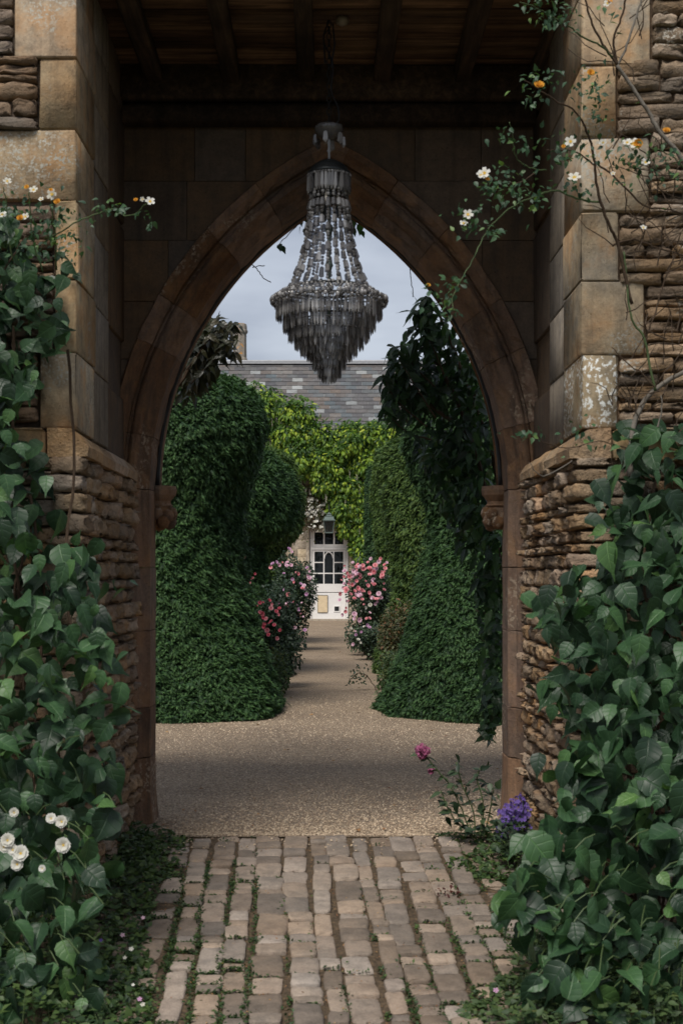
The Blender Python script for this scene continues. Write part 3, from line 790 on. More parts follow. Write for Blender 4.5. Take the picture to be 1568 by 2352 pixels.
# ================================================================== the house at the end of the path
YH = 46.0
house = thing('stone_house', 'cream stone house with slate roof and white glazed door at the path end', 'house', (0, YH, 0))
wall = MB(); D0, D1, DH = -.64, .64, 2.97
WX0, WX1, WZ0, WZ1 = -2.75, -1.43, .85, 2.82
wall.box(-14, WX0, YH, YH + .5, -.1, 6.0); wall.box(WX0, WX1, YH, YH + .5, -.1, WZ0); wall.box(WX0, WX1, YH, YH + .5, WZ1, 6.0)
wall.box(WX1, D0, YH, YH + .5, -.1, 6.0); wall.box(D0, D1, YH, YH + .5, DH, 6.0); wall.box(D1, 14, YH, YH + .5, -.1, 6.0)
wall.box(-14, 14, YH + 6.2, YH + 6.6, -.1, 6.0)
wl_ = wall.build('wall', 'house_stone', house)
rg = random.Random(4); z = 0; row = 0
while z < 4.2:
    h = rg.choice((.2, .26, .3)); x = -1.42 + (.0 if row % 2 else -.0)
    segs = [(-1.42, D0 - .005)] + ([(D1 + .005, 2.0)]) + ([(D0 - .004, D1 + .004)] if z > DH else [])
    for (a, b_) in segs:
        x = a
        while x < b_ - .02:
            ln = min(rg.uniform(.25, .5), b_ - x)
            if b_ - x - ln < .1: ln = b_ - x
            dz = .0
            block('ashlar_block', x + .003, x + ln - .003, YH - .012, YH + .05, z + .003, z + h - .003, 'house_stone', wl_, .004, .001, int(z * 50 + x * 10) % 97)
            x += ln
    z += h; row += 1
# moulded stone surround of the doorway
b = MB(); b.box(D0 - .10, D0 - .002, YH - .05, YH + .1, 0, DH + .1); b.box(D1 + .002, D1 + .1, YH - .05, YH + .1, 0, DH + .1); b.box(D0 - .002, D1 + .002, YH - .05, YH + .1, DH + .002, DH + .1); b.build('door_surround', 'house_stone', house)
# door: coordinates read off the photograph in metres from the door's foot
def dx(c): return (c - 535) / 568
def dz(c): return (2135 - c) / 568 + .03
door = MB(); yd = YH + .12
def bar(b, x0, x1, z0, z1, d=.05, pro=0.0): b.box(dx(x0), dx(x1), yd - pro, yd + d, dz(z0), dz(z1))
fr = MB()
bar(fr, 185, 222, 2135, 452, .09, .03); bar(fr, 845, 885, 2135, 452, .09, .03); bar(fr, 222, 845, 500, 452, .09, .03); bar(fr, 222, 845, 848, 802, .09, .03)
frm = fr.build('door_frame', 'white_paint', house)
tr = MB(); bar(tr, 224, 268, 798, 502); bar(tr, 798, 843, 798, 502); bar(tr, 268, 798, 530, 502); bar(tr, 268, 798, 798, 748); bar(tr, 430, 455, 748, 530); bar(tr, 615, 640, 748, 530)
tr_o = tr.build('transom_window', 'white_paint', house)
for (a, b_) in ((268, 430), (455, 615), (640, 798)):
    g = MB(); g.box(dx(a), dx(b_), yd + .02, yd + .026, dz(748), dz(530)); g.build('pane', 'window_glass', tr_o)
lf = MB(); bar(lf, 226, 268, 2130, 852); bar(lf, 795, 841, 2130, 852); bar(lf, 268, 795, 884, 852); bar(lf, 268, 795, 1628, 1476); bar(lf, 430, 450, 1476, 884); bar(lf, 610, 632, 1476, 884)
bar(lf, 268, 430, 1092, 1072); bar(lf, 632, 795, 1092, 1072); bar(lf, 268, 430, 1294, 1272); bar(lf, 632, 795, 1294, 1272); bar(lf, 450, 610, 1294, 1272)
bar(lf, 268, 795, 2130, 1640, .035, -.012); bar(lf, 268, 795, 2130, 2000, .05, .004)
leafo = lf.build('door_leaf', 'white_paint', house)
for (x0, x1) in ((268, 430), (632, 795)):
    for (z0, z1) in ((1072, 884), (1272, 1092), (1476, 1294)):
        g = MB(); g.box(dx(x0), dx(x1), yd + .02, yd + .026, dz(z0), dz(z1)); g.build('pane', 'window_glass', leafo)
for (z0, z1) in ((1272, 884), (1476, 1294)):
    g = MB(); g.box(dx(450), dx(610), yd + .02, yd + .026, dz(z0), dz(z1)); g.build('pane', 'window_glass', leafo)
for sd in (-1, 1):      # gothic glazing bar
    P = []
    for q in np.linspace(0, 1, 9):
        P.append((dx(530) + sd * (-24 + 104 * math.cos(q * 1.338)) / 568, yd + .005, dz(1010) + 124 * math.sin(q * 1.338) / .973 * .973 / 568))
    P.insert(0, (P[0][0], yd + .005, dz(1010)))
    MB().tube(P, .02, 6).build('glazing_arch', 'white_paint', leafo)
g = MB(); g.box(dx(330), dx(505), yd - .025, yd + .02, dz(2000), dz(1690)); pl = g.build('cover_panel', 'cream_paint', leafo)
g = MB(); g.box(dx(324), dx(330), yd - .03, yd + .02, dz(2004), dz(1684)); g.box(dx(505), dx(511), yd - .03, yd + .02, dz(2004), dz(1684)); g.box(dx(330), dx(505), yd - .03, yd + .02, dz(1690), dz(1684)); g.box(dx(330), dx(505), yd - .03, yd + .02, dz(2006), dz(2000)); g.build('panel_edge', 'brass_dark', leafo)
g = MB(); g.box(dx(620), dx(636), yd - .02, yd + .02, dz(1995), dz(1880)); g.box(dx(720), dx(735), yd - .02, yd + .02, dz(1995), dz(1880)); g.box(dx(636), dx(720), yd - .02, yd + .02, dz(1893), dz(1880)); g.box(dx(636), dx(720), yd - .02, yd + .02, dz(1995), dz(1978)); g.build('cat_flap_frame', 'white_paint', leafo)
g = MB(); g.box(dx(636), dx(720), yd - .016, yd + .0, dz(1978), dz(1893)); g.build('cat_flap', 'black_rubber', leafo)
g = MB(); g.lathe([(.0, 0), (.028, .004), (.032, .02), (.026, .036), (.012, .042), (.012, .06)], 0, 0, 12); kn = g.mesh('knob', 'dark_metal', True)
obj('knob', kn, leafo, Matrix.Translation((dx(290), yd - .06, dz(1555))) @ Matrix.Rotation(R(-90), 4, 'X'))
g = MB(); g.box(dx(175), dx(895), YH - .12, yd + .1, -.02, .055); g.build('threshold', 'house_stone', house)
# what is seen through the glass: a dim hall and a few things on the ledge
g = MB(); g.box(-2.9, 2.0, YH + 3.5, YH + 3.6, 0, 3.4); g.box(-2.9, 2.0, YH + .52, YH + 3.5, 3.2, 3.3); g.box(-2.9, 2.0, YH + .52, YH + 3.5, -.06, 0); g.build('hall', 'room_dark', house)
g = MB(); g.box(dx(478), dx(562), yd + .05, yd + .07, dz(742), dz(685)); g.box(dx(680), dx(780), yd + .05, yd + .07, dz(742), dz(685)); g.box(dx(272), dx(298), yd + .05, yd + .07, dz(742), dz(685)); tmp = g.build('ledge_cards', 'paper', house)
tmp['kind'] = 'stuff'
wnd = MB()
for (a, b_, c_, d_) in ((WX0, WX1, WZ0, WZ0 + .07), (WX0, WX1, WZ1 - .07, WZ1), (WX0, WX0 + .08, WZ0 + .07, WZ1 - .07), (WX1 - .08, WX1, WZ0 + .07, WZ1 - .07), ((WX0 + WX1) / 2 - .02, (WX0 + WX1) / 2 + .02, WZ0 + .07, WZ1 - .07)):
    wnd.box(a, b_, YH + .06, YH + .12, c_, d_)
wo_ = wnd.build('window', 'white_paint', house)
for (a, b_) in ((WX0 + .08, (WX0 + WX1) / 2 - .02), ((WX0 + WX1) / 2 + .02, WX1 - .08)):
    g = MB(); g.box(a, b_, YH + .085, YH + .09, WZ0 + .07, WZ1 - .07); g.build('pane', 'window_glass', wo_)
# roof: slates in courses
EZ, RZ, EY, RY = 6.05, 8.80, YH - .18, YH + 3.05
roof = MB(); roof.add([(-15, EY, EZ - .05), (15, EY, EZ - .05), (15, RY, RZ - .05), (-15, RY, RZ - .05), (-15, RY + 3.2, EZ - .05), (15, RY + 3.2, EZ - .05)], [(0, 1, 2, 3), (3, 2, 5, 4)])
roof_o = roof.build('roof', 'slate', house)
sl_len = math.hypot(RZ - EZ, RY - EY); ncr = 18; ex_ = sl_len / ncr; pit = math.atan2(RZ - EZ, RY - EY)
SV = []
for i in range(6):
    rgn = np.random.default_rng(i); hw = .174; hl = ex_ * 1.25
    Vs = np.array([(-hw, 0, 0), (hw, 0, 0), (hw, hl, 0), (-hw, hl, 0), (-hw, 0, .014), (hw, 0, .014), (hw, hl, .004), (-hw, hl, .004)]) + rgn.normal(0, .0022, (8, 3))
    SV.append(raw('slate', Vs, [(3, 2, 1, 0), (4, 5, 6, 7), (0, 1, 5, 4), (1, 2, 6, 5), (2, 3, 7, 6), (3, 0, 4, 7)], 'slate'))
rest = MB(); nsl = 0; cand = []
for r_ in range(ncr):
    d = r_ * ex_; y = EY + d * math.cos(pit); z = EZ + d * math.sin(pit)
    x = -15 + (.18 if r_ % 2 else 0)
    while x < 15:
        u = CU + (x / y) * FP; v = CV - (z - EYE) / y * FP
        m = Matrix.Translation((x + random.gauss(0, .004), y, z - .02)) @ Matrix.Rotation(pit, 4, 'X') @ Matrix.Rotation(-.036, 4, 'X') @ Matrix.Rotation(random.gauss(0, .006), 4, 'Z')
        vis = 540 < u < 970 and not (u < 690 and v > 930 + (690 - u) * -.4)
        if vis and nsl < 296: obj('slate', random.choice(SV), roof_o, m); nsl += 1
        elif abs(x) < 9:
            me = random.choice(SV); rest.add([m @ vv.co for vv in me.vertices], [tuple(p.vertices) for p in me.polygons])
        x += .362
o = rest.build('slates_beyond', 'slate', roof_o); o['kind'] = 'stuff'
g = MB(); g.tube([(-15, RY, RZ + .03), (0, RY, RZ + .035), (15, RY, RZ + .03)], .06, 8); g.box(-15, 15, RY - .16, RY + .16, RZ - .06, RZ + .012); g.build('ridge', 'lead', roof_o)
g = MB(); g.tube([(-14, EY - .05, EZ - .06), (14, EY - .05, EZ - .06)], .06, 8); g.build('gutter', 'dark_metal', house)
# chimney stack
cx_ = (551 - CU) / FP * (RY + .2); cy_ = RY + .2
g = MB(); g.lathe([(.27, RZ - .6), (.27, RZ + .12), (.235, RZ + .2), (.225, RZ + 1.0), (.24, RZ + 1.02), (.275, RZ + 1.07), (.275, RZ + 1.13), (.25, RZ + 1.16), (.245, RZ + 1.28), (.225, RZ + 1.36), (.17, RZ + 1.38)], cx_, cy_, 8)
ch = g.build('chimney', 'chimney_stone', house)
# lantern over the door
YLn = YH - .75
lan = thing('hanging_lantern', 'weathered green metal lantern hanging in front of the door fanlight', 'lantern', (0, YLn, 2.9))
def sq(b, prof, n=4, rot=PI / 4, cx=0, cy=YLn):
    V = []; F = []
    for (r_, z) in prof:
        for k in range(n): a = rot + 2 * PI * k / n; V.append((cx + r_ * math.cos(a), cy + r_ * math.sin(a), z))
    for i in range(len(prof) - 1):
        for k in range(n): k2 = (k + 1) % n; F.append((i * n + k, i * n + k2, (i + 1) * n + k2, (i + 1) * n + k))
    F.append(list(range(n))[::-1]); F.append([(len(prof) - 1) * n + k for k in range(n)]); b.add(V, F)
g = MB(); sq(g, [(.285, 3.20), (.29, 3.215), (.23, 3.25), (.2, 3.32), (.21, 3.335), (.12, 3.36), (.11, 3.4), (.13, 3.41), (.06, 3.44), (.02, 3.47)]); g.build('lantern_cap', 'verdigris', lan)
g = MB()
for k in range(4):
    a = PI / 4 + k * PI / 2; g.tube([(.245 * math.cos(a), YLn + .245 * math.sin(a), 3.2), (.165 * math.cos(a), YLn + .165 * math.sin(a), 2.83)], .014, 5)
sq(g, [(.17, 2.80), (.185, 2.81), (.185, 2.835), (.17, 2.84)]); sq(g, [(.25, 3.18), (.26, 3.185), (.26, 3.2), (.25, 3.205)]); g.build('lantern_frame', 'verdigris', lan)
for k in range(4):
    a0 = PI / 4 + k * PI / 2; a1 = a0 + PI / 2
    V = [(.16 * math.cos(a0), YLn + .16 * math.sin(a0), 2.84), (.16 * math.cos(a1), YLn + .16 * math.sin(a1), 2.84), (.238 * math.cos(a1), YLn + .238 * math.sin(a1), 3.18), (.238 * math.cos(a0), YLn + .238 * math.sin(a0), 3.18)]
    obj('pane', raw('pane', V, [(0, 1, 2, 3)], 'window_glass'), lan)
g = MB(); g.tube([(0, YLn, 2.84), (0, YLn, 3.0)], .02, 6); g.tube([(0, YLn, 3.0), (0, YLn, 3.08)], .03, 6); g.build('lamp_holder', 'brass_dark', lan)
g = MB(); g.tube(smooth_path([(0, YLn, 3.46), (0, YLn, 3.62), (0, YLn + .3, 3.78), (0, YH + .02, 3.7)], 4), .016, 6); g.build('bracket', 'dark_metal', lan)

# ================================================================== clipped yews
def yew(name, label, cx, cy, prof, ay=1.0, dens=900, size=.075, mat='yew_leaf', seed=1, sqr=2.6, group='clipped yews along the path', lean=0):
    t_ = thing(name, label, 'yew tree', (cx, cy, 0), group)
    rg = np.random.default_rng(seed)
    pz = np.array([p[0] for p in prof]); pr = np.array([p[1] for p in prof]); seg = np.concatenate([[0], np.cumsum(np.hypot(np.diff(pz), np.diff(pr)))]); T = seg[-1]
    ph = rg.uniform(0, 6, 12)
    def S(th, s):
        z = np.interp(s, seg, pz); r_ = np.interp(s, seg, pr)
        c, sn = np.cos(th), np.sin(th); k = (np.abs(c) ** sqr + np.abs(sn) ** sqr) ** (-1 / sqr)
        nz = .035 * np.sin(3 * th + ph[0] + 1.7 * z) + .03 * np.sin(5 * th - 2.3 * z + ph[1]) + .02 * np.sin(9 * th + 4 * z + ph[2]) + .018 * np.sin(14 * th - 7 * z + ph[3])
        rr = r_ * k * (1 + nz * .8); return np.stack([cx + rr * c, cy + rr * sn * ay, z + .03 * np.sin(4 * th + ph[4])], -1)
    # solid dark core, added to stop light passing through the crown
    nth, ns = 40, 22; TH, SS = np.meshgrid(np.linspace(0, 2 * PI, nth, endpoint=False), np.linspace(0, T, ns)); Pc = S(TH.ravel(), SS.ravel())
    Pc[:, :2] = (Pc[:, :2] - (cx, cy)) * .955 + (cx, cy); Pc[:, 2] = np.clip(Pc[:, 2] - .03, 0, None)
    I = []
    for j in range(ns - 1):
        for i in range(nth): i2 = (i + 1) % nth; I.append((j * nth + i, j * nth + i2, (j + 1) * nth + i2, (j + 1) * nth + i))
    obj('light_block_core', raw('light_block_core', Pc, np.array(I), mat, rnd=np.zeros(len(Pc)), smooth=True), t_)
    # sprays
    A = 2 * PI * pr.mean() * T * (1 + ay) / 2 * .62; N = int(A * dens * 2.2)
    th = rg.uniform(-PI * 1.02, .02 * PI, N); s = rg.uniform(0, T, N); e = 1e-3
    P = S(th, s); d1 = (S(th + e, s) - P) / e; d2 = (S(th, np.minimum(s + e, T)) - P) / e
    nr = np.cross(d1, d2); ar = np.linalg.norm(nr, axis=1); out_ = np.clip(-np.cos(th) * np.sign(-cx), -1, 1); keep = rg.random(N) < ar / np.percentile(ar, 97) * np.where(out_ > .35, .35, 1.0)
    P, nr, ar = P[keep], nr[keep], ar[keep]; nr = nr / np.maximum(np.linalg.norm(nr, axis=1, keepdims=True), 1e-6)
    kp = P[:, 2] > .02; P, nr = P[kp], nr[kp]
    n = len(P)
    clump = np.sin(P[:, 0] * 21 + 3 * np.sin(P[:, 2] * 5)) * np.sin(P[:, 2] * 26 + 2.0 * np.sin(P[:, 0] * 6) + P[:, 1] * 9)
    P = P + nr * (rg.normal(0, .014, n) + .018 * clump + (rg.random(n) < .03) * rg.uniform(.02, .075, n))[:, None]
    al = nr * .85 + np.array([0, 0, -.25]) + rg.normal(0, .42, (n, 3)); up = np.array([0, 0, 1.0]) + nr * .55 + rg.normal(0, .28, (n, 3))
    sz = size * rg.uniform(.65, 1.35, n); rn = np.clip(rg.beta(1.6, 2.6, n) + .16 * clump + .1 * np.sin(P[:, 0] * 2.1 + P[:, 2] * 1.7 + ph[5]), 0, .999)
    P = P - al / np.linalg.norm(al, axis=1, keepdims=True) * sz[:, None] * .45
    scatter('foliage', SPRAY, P, al, up, sz, mat, t_, rnd=rn)
    g = MB(); g.tube([(cx, cy, -.05), (cx, cy, max(pz) * .7)], [.16, .08], 8); g.build('trunk', 'bark', t_)
    return t_
MUSH = [(0, 1.50), (.05, 1.52), (.86, 1.25), (1.45, 1.10), (1.94, 1.05), (2.15, 1.04), (2.3, 1.07), (2.5, 1.15), (2.7, 1.23), (3.06, 1.32), (3.38, 1.24), (3.6, 1.0), (3.68, .62), (3.70, 0)]
yew('clipped_yew', 'large dark clipped yew with domed top and flared skirt, nearest on left of path', -2.02, 15.9, MUSH, 1.12, 2200, .068, seed=1)
yew('clipped_yew', 'domed clipped yew just behind the nearest one on the left of the path', -1.92, 21.4,
    [(0, 1.32), (.4, 1.27), (1.0, 1.12), (1.62, 1.0), (1.93, .95), (2.02, 1.15), (2.2, 1.36), (2.6, 1.45), (3.0, 1.36), (3.25, 1.1), (3.38, .7), (3.42, 0)], 1.1, 1400, .076, seed=2)
yew('clipped_yew', 'third clipped yew on the left, beside the pale rose bush', -2.05, 30.5, [(0, 1.3), (1.0, 1.2), (2.0, 1.1), (2.4, 1.45), (3.2, 1.55), (4.0, 1.25), (4.3, .6), (4.35, 0)], 1.0, 800, .09, 'yew_leaf_light', seed=3)
yew('clipped_yew', 'large dark clipped yew nearest on right of path, half hidden by glossy climber', 2.10, 15.9,
    [(0, 1.55), (.05, 1.57), (.42, 1.42), (.86, 1.28), (1.2, 1.18), (1.84, 1.0), (2.18, .95), (2.6, 1.1), (3.0, 1.25), (3.4, 1.2), (3.7, .9), (3.8, .4), (3.82, 0)], 1.12, 2200, .068, seed=4)
yew('clipped_yew', 'second clipped yew on the right, pale tipped, behind the nearest right yew', 2.0, 21.6,
    [(0, 1.25), (.6, 1.15), (1.2, 1.06), (1.8, 1.08), (2.1, 1.15), (2.5, 1.18), (3.0, 1.2), (3.4, 1.1), (3.65, .85), (3.75, .4), (3.77, 0)], 1.1, 1400, .076, 'yew_leaf_light', seed=5)
yew('clipped_yew', 'slender column of clipped yew right of the house door', 1.62, 35.5, [(0, .72), (1.0, .7), (2.0, .72), (2.2, .74), (3.4, .72), (4.1, .66), (4.25, .4), (4.28, 0)], 1.0, 800, .09, 'yew_leaf', seed=6, sqr=3.2)
yew('clipped_yew', 'bright edged clipped yew between the slender column and the second right yew', 1.9, 27.8, [(0, 1.2), (1.0, 1.1), (1.9, .95), (2.1, 1.05), (2.6, 1.06), (3.2, 1.05), (3.9, .95), (4.1, .5), (4.12, 0)], 1.0, 900, .085, 'yew_leaf_light', seed=7)

# ================================================================== shrubs, roses, herbs along the path
def bush(name, label, cat, c, rad, n, size, mat, seed=1, group=None, tm=None, stems=7, low=.1, rnd_hi=None, lumps=8):
    t_ = thing(name, label, cat, (c[0], c[1], 0), group); rg = np.random.default_rng(seed)
    c = np.array(c); rad = np.array(rad)
    # lumpy crown: overlapping lobes
    lob = rg.normal(size=(lumps, 3)); lob /= np.linalg.norm(lob, axis=1, keepdims=True); lob = c + lob * rad * .55
    k = rg.integers(0, lumps, n); u = rg.normal(size=(n, 3)); u /= np.linalg.norm(u, axis=1, keepdims=True)
    P = lob[k] + u * rad * .55 * (rg.random((n, 1)) ** .45)
    P = P[P[:, 2] > low]; n = len(P)
    al = (P - c) / rad * .6 + rg.normal(0, .55, (n, 3)) + np.array([0, 0, -.3]); up = np.array([0, -.45, .9]) + rg.normal(0, .45, (n, 3))
    scatter('foliage', tm or SMALL, P, al, up, size * rg.uniform(.6, 1.3, n), mat, t_, rnd=rg.beta(1.8, 2.2, n) * .999)
    g = MB()
    for i in range(stems):
        e = lob[i % lumps]; b0 = np.array([c[0] + rg.normal(0, rad[0] * .25), c[1] + rg.normal(0, rad[1] * .25), -.02])
        g.tube([b0, (b0 + e) / 2 + rg.normal(0, .05, 3), e], [.014, .01, .005], 5)
    o = g.build('stems', 'brown_stem', t_); o['kind'] = 'stuff'
    return t_
def blooms(t_, pts, Y, size, mats, name='bloom', tm=None, jy=.25):
    for (u, v) in pts:
        yy = Y + random.uniform(-jy, jy * .3); p = at(u, v, yy)
        blossom(name, tm or ROSE, p, (random.uniform(-1.1, 1.1), -1, random.uniform(-.2, 1.3)), size * random.choice((.25, .34, .42, .46, .5, .58)), random.choice(mats), t_)
random.seed(21)
ba = bush('rose_bush', 'deep pink rose bush beside the nearest left yew', 'rose bush', (-.78, 18.75, .72), (.45, .38, .72), 5200, .055, 'rose_leaf', 11, 'rose bushes along the path')
blooms(ba, [(random.uniform(580, 655), random.uniform(1385, 1478)) for _ in range(10)] + [(556, 1273), (549, 1268), (560, 1280), (548, 1300), (552, 1293), (565, 1322), (553, 1328), (572, 1338), (560, 1345), (580, 1330), (585, 1318), (590, 1392), (597, 1385), (577, 1397), (582, 1407), (601, 1410), (606, 1418), (612, 1422), (622, 1398), (634, 1405), (638, 1412), (624, 1428), (630, 1436), (614, 1448), (644, 1448), (599, 1455), (597, 1470), (617, 1459), (604, 1384), (618, 1380), (642, 1398), (610, 1433)], 18.55, .058, ['deep_pink_petal', 'pink_petal'])
bb = bush('rose_bush', 'tall pale pink rose bush on the left just before the house door', 'rose bush', (-.78, 27.8, .95), (.54, .5, 1.08), 8500, .062, 'rose_leaf', 12, 'rose bushes along the path')
blooms(bb, [(random.uniform(628, 712), random.uniform(1300, 1450)) for _ in range(14)] + [(627, 1296), (634, 1292), (640, 1298), (648, 1292), (655, 1300), (660, 1293), (668, 1299), (622, 1304), (672, 1330), (676, 1337), (690, 1342), (695, 1352), (684, 1318), (690, 1410), (697, 1417), (668, 1384), (672, 1380), (660, 1386), (681, 1390), (693, 1385), (652, 1318), (700, 1448), (655, 1355), (670, 1268), (663, 1262), (706, 1305), (712, 1312), (640, 1420), (675, 1442)], 27.2, .085, ['pale_petal', 'pink_petal', 'mauve_petal'])
bc = bush('rose_bush', 'full pink rose bush in heavy bloom right of the house door', 'rose bush', (.68, 26.4, .92), (.56, .45, .98), 8800, .06, 'rose_leaf', 13, 'rose bushes along the path')
pts = [(u + random.uniform(-4, 4), v + random.uniform(-4, 4)) for u, v in [(818, 1308), (826, 1300), (834, 1296), (846, 1290), (856, 1284), (866, 1288), (874, 1286), (884, 1296), (880, 1304), (790, 1312), (798, 1318), (806, 1322), (815, 1320), (822, 1316), (838, 1310), (850, 1308), (860, 1312), (868, 1306), (876, 1318), (784, 1330), (792, 1340), (800, 1338), (808, 1344), (818, 1340), (830, 1330), (842, 1332), (853, 1338), (864, 1346), (785, 1352), (795, 1360), (803, 1366), (812, 1358), (822, 1354), (834, 1356), (845, 1362), (782, 1376), (792, 1384), (800, 1378), (812, 1372), (776, 1366), (789, 1398), (804, 1330), (828, 1322), (840, 1346), (798, 1352), (790, 1322)]]
pts += [(random.uniform(790, 884), random.uniform(1290, 1390)) for _ in range(40)] + [(random.uniform(782, 850), random.uniform(1380, 1425)) for _ in range(8)]
blooms(bc, pts, 25.9, .085, ['pink_petal', 'pink_petal', 'pale_petal'])
blooms(bc, [(850, 1390), (862, 1388), (838, 1396), (848, 1408), (866, 1382), (828, 1404)], 25.9, .07, ['pale_petal', 'white_petal'])
bd = bush('rose_bush', 'small white flowered rose low beside the path on the right', 'rose bush', (.74, 25.0, .3), (.36, .4, .34), 2600, .05, 'rose_leaf', 14, 'rose bushes along the path', low=.02)
blooms(bd, [(822, 1470), (826, 1476), (836, 1440), (842, 1436), (848, 1442), (830, 1452), (815, 1450), (806, 1444), (818, 1458), (812, 1480)], 24.7, .07, ['white_petal', 'pale_petal', 'mauve_petal'])
bush('rust_shrub', 'rusty brown and green shrub on the right of the path beside the roses', 'shrub', (1.08, 20.0, .55), (.4, .5, .62), 5200, .05, 'rust_leaf', 15, low=.03)
bush('low_shrub', 'low green shrub on the right at the foot of the nearest right yew', 'shrub', (.9, 18.3, .25), (.32, .5, .3), 2600, .045, 'herb_leaf', 16, low=.01)
bush('low_shrub', 'low grey green shrub on the left at the foot of the nearest left yew', 'shrub', (-.74, 17.9, .28), (.26, .45, .34), 2600, .045, 'herb_leaf', 17, low=.01)
bush('herb_clump', 'mixed herb clump with tiny violet flowers left of the path near the roses', 'shrub', (-.82, 24.6, .3), (.32, .8, .36), 3400, .05, 'rose_leaf', 18, low=.02)
bush('garden_shrub', 'loose pale green shrub below the second left yew, near the house', 'shrub', (-1.3, 33.0, 1.2), (.5, .5, .75), 3600, .07, 'herb_leaf', 19, low=.02)
bush('garden_shrub', 'loose green shrub right of the slender yew column', 'shrub', (1.2, 31.0, .7), (.5, .6, .8), 3800, .07, 'herb_leaf', 20, low=.02)
# straggling spray over the gravel on the right
sp = thing('rose_sprig', 'thin dark rose shoot straggling over the gravel on the right', 'rose shoot', (.7, 18.6, 0))
g = MB(); g.tube(smooth_path([at(868, 1590, 18.2), at(848, 1560, 18.2), at(826, 1545, 18.2), at(804, 1560, 18.2)], 4, .01), .006, 5); g.build('stem', 'brown_stem', sp)
P = np.array([np.array(at(random.uniform(800, 845), random.uniform(1530, 1572), 18.2)) + np.random.default_rng(i).normal(0, .02, 3) for i in range(70)])
scatter('foliage', OVAL, P, unit(70), unit(70) + np.array([0, 0, 1]), RNG.uniform(.03, .06, 70), 'rose_leaf', sp)

# ================================================================== climbers on the house
vine = thing('wisteria', 'yellow green wisteria with white hanging flowers covering the house wall and eaves', 'wisteria', (0, YH - .3, 0))
rg = np.random.default_rng(77); cl = []
def clumps(n, f):
    for i in range(n):
        u, v, d, r_ = f(); cl.append((np.array(at(u, v, YH - d)), r_))
U_ = rg.uniform
clumps(36, lambda: (lambda u: (u, U_(895, 1005) + max(0, (u - 600)) * .35, U_(.0, .7), U_(.25, .45)))(U_(578, 700)))
clumps(64, lambda: (U_(648, 895), U_(990, 1070), U_(.2, .9), U_(.25, .48)))
clumps(38, lambda: (U_(722, 890), U_(1050, 1130), U_(.2, .7), U_(.22, .42)))
clumps(26, lambda: (U_(748, 850), U_(1115, 1185), U_(.2, .6), U_(.2, .34)))
clumps(7, lambda: (U_(685, 735), U_(1045, 1085), U_(.2, .5), U_(.2, .32)))
clumps(14, lambda: (U_(775, 850), U_(1180, 1225), U_(.2, .5), U_(.16, .28)))
clumps(12, lambda: (U_(812, 850), U_(1225, 1290), U_(.15, .4), U_(.16, .28)))
clumps(12, lambda: (U_(795, 820), U_(985, 1000), U_(.0, .4), U_(.2, .3)))
clumps(8, lambda: (U_(860, 900), U_(975, 1000), U_(.0, .5), U_(.25, .35)))
Pv = []; Av = []; Sv = []; Rv = []
for (c, r_) in cl:
    n = int(110 * (r_ / .35) ** 2); u = rg.normal(size=(n, 3)); u /= np.linalg.norm(u, axis=1, keepdims=True); u[:, 1] = -np.abs(u[:, 1]) * .8
    Pv.append(c + u * r_ * rg.uniform(.55, 1.05, (n, 1))); Av.append(u * .7 + np.array([0, -.35, -.55]) + rg.normal(0, .3, (n, 3))); Sv.append(rg.uniform(.11, .22, n))
    Rv.append(np.clip(rg.normal(.40, .17, n) + .48 * u[:, 2] + rg.normal(0, .1), 0, .999))  # clump tops lighter, undersides darker: light and shade put into leaf tone
Pv, Av, Sv, Rv = map(np.concatenate, (Pv, Av, Sv, Rv)); kp = Pv[:, 2] > 0; n = len(Pv)
# nothing grows through the slates
rz_ = EZ + (Pv[:, 1] - EY) * (RZ - EZ) / (RY - EY); bad = (Pv[:, 1] > EY) & (Pv[:, 2] < rz_ + .08); Pv[:, 1] = np.where(bad & (Pv[:, 2] < EZ), YH - .1, Pv[:, 1])
scatter('foliage', PINNATE, Pv, Av, np.array([0, -.5, .85]) + rg.normal(0, .35, (n, 3)), Sv, 'vine_leaf', vine, rnd=Rv)
RAC = MB()
for k in range(9):
    z = -k * .045 + random.uniform(-.012, .012); r_ = .035 * (1 - k / 11)
    for j in range(2): a = j * 2.9 + k * 1.3; q = random.uniform(.007, .014); RAC.box(r_ * math.cos(a) - q, r_ * math.cos(a) + q, r_ * math.sin(a) - q, r_ * math.sin(a) + q, z - q, z + q)
RM = RAC.mesh('raceme', 'white_petal')
rp = [(U_(590, 690), U_(930, 1010)) for i in range(26)] + [(U_(655, 890), U_(1030, 1120)) for i in range(26)] + [(U_(700, 845), U_(1120, 1215)) for i in range(16)] + [(U_(700, 735), U_(945, 985)) for i in range(6)]
for (u, v) in rp: obj('raceme', RM, vine, Matrix.Translation(at(u, v, YH - U_(.45, .8))) @ Matrix.Scale(U_(.4, .8), 4))
g = MB()
for i in range(16):
    u0 = U_(660, 880); g.tube(smooth_path([at(u0, U_(1120, 1200), YH - .1), at(u0 + U_(-25, 25), 1090, YH - .15), at(u0 + U_(-40, 40), 1030, YH - .2), at(u0 + U_(-60, 60), 990, YH - .25)], 4, .03), [.03] * 12 + [.015], 5)
g.tube(smooth_path([at(842, 1424, YH - .15), at(838, 1330, YH - .12), at(832, 1250, YH - .15), at(800, 1150, YH - .15), at(780, 1080, YH - .15)], 5, .02), [.05] * 20 + [.02], 6)
o = g.build('stems', 'brown_stem', vine); o['kind'] = 'stuff'
ram = thing('rambling_rose', 'small flowered white rambling rose with brown stems above left of the door', 'climbing rose', (-.5, YH - .3, 0))
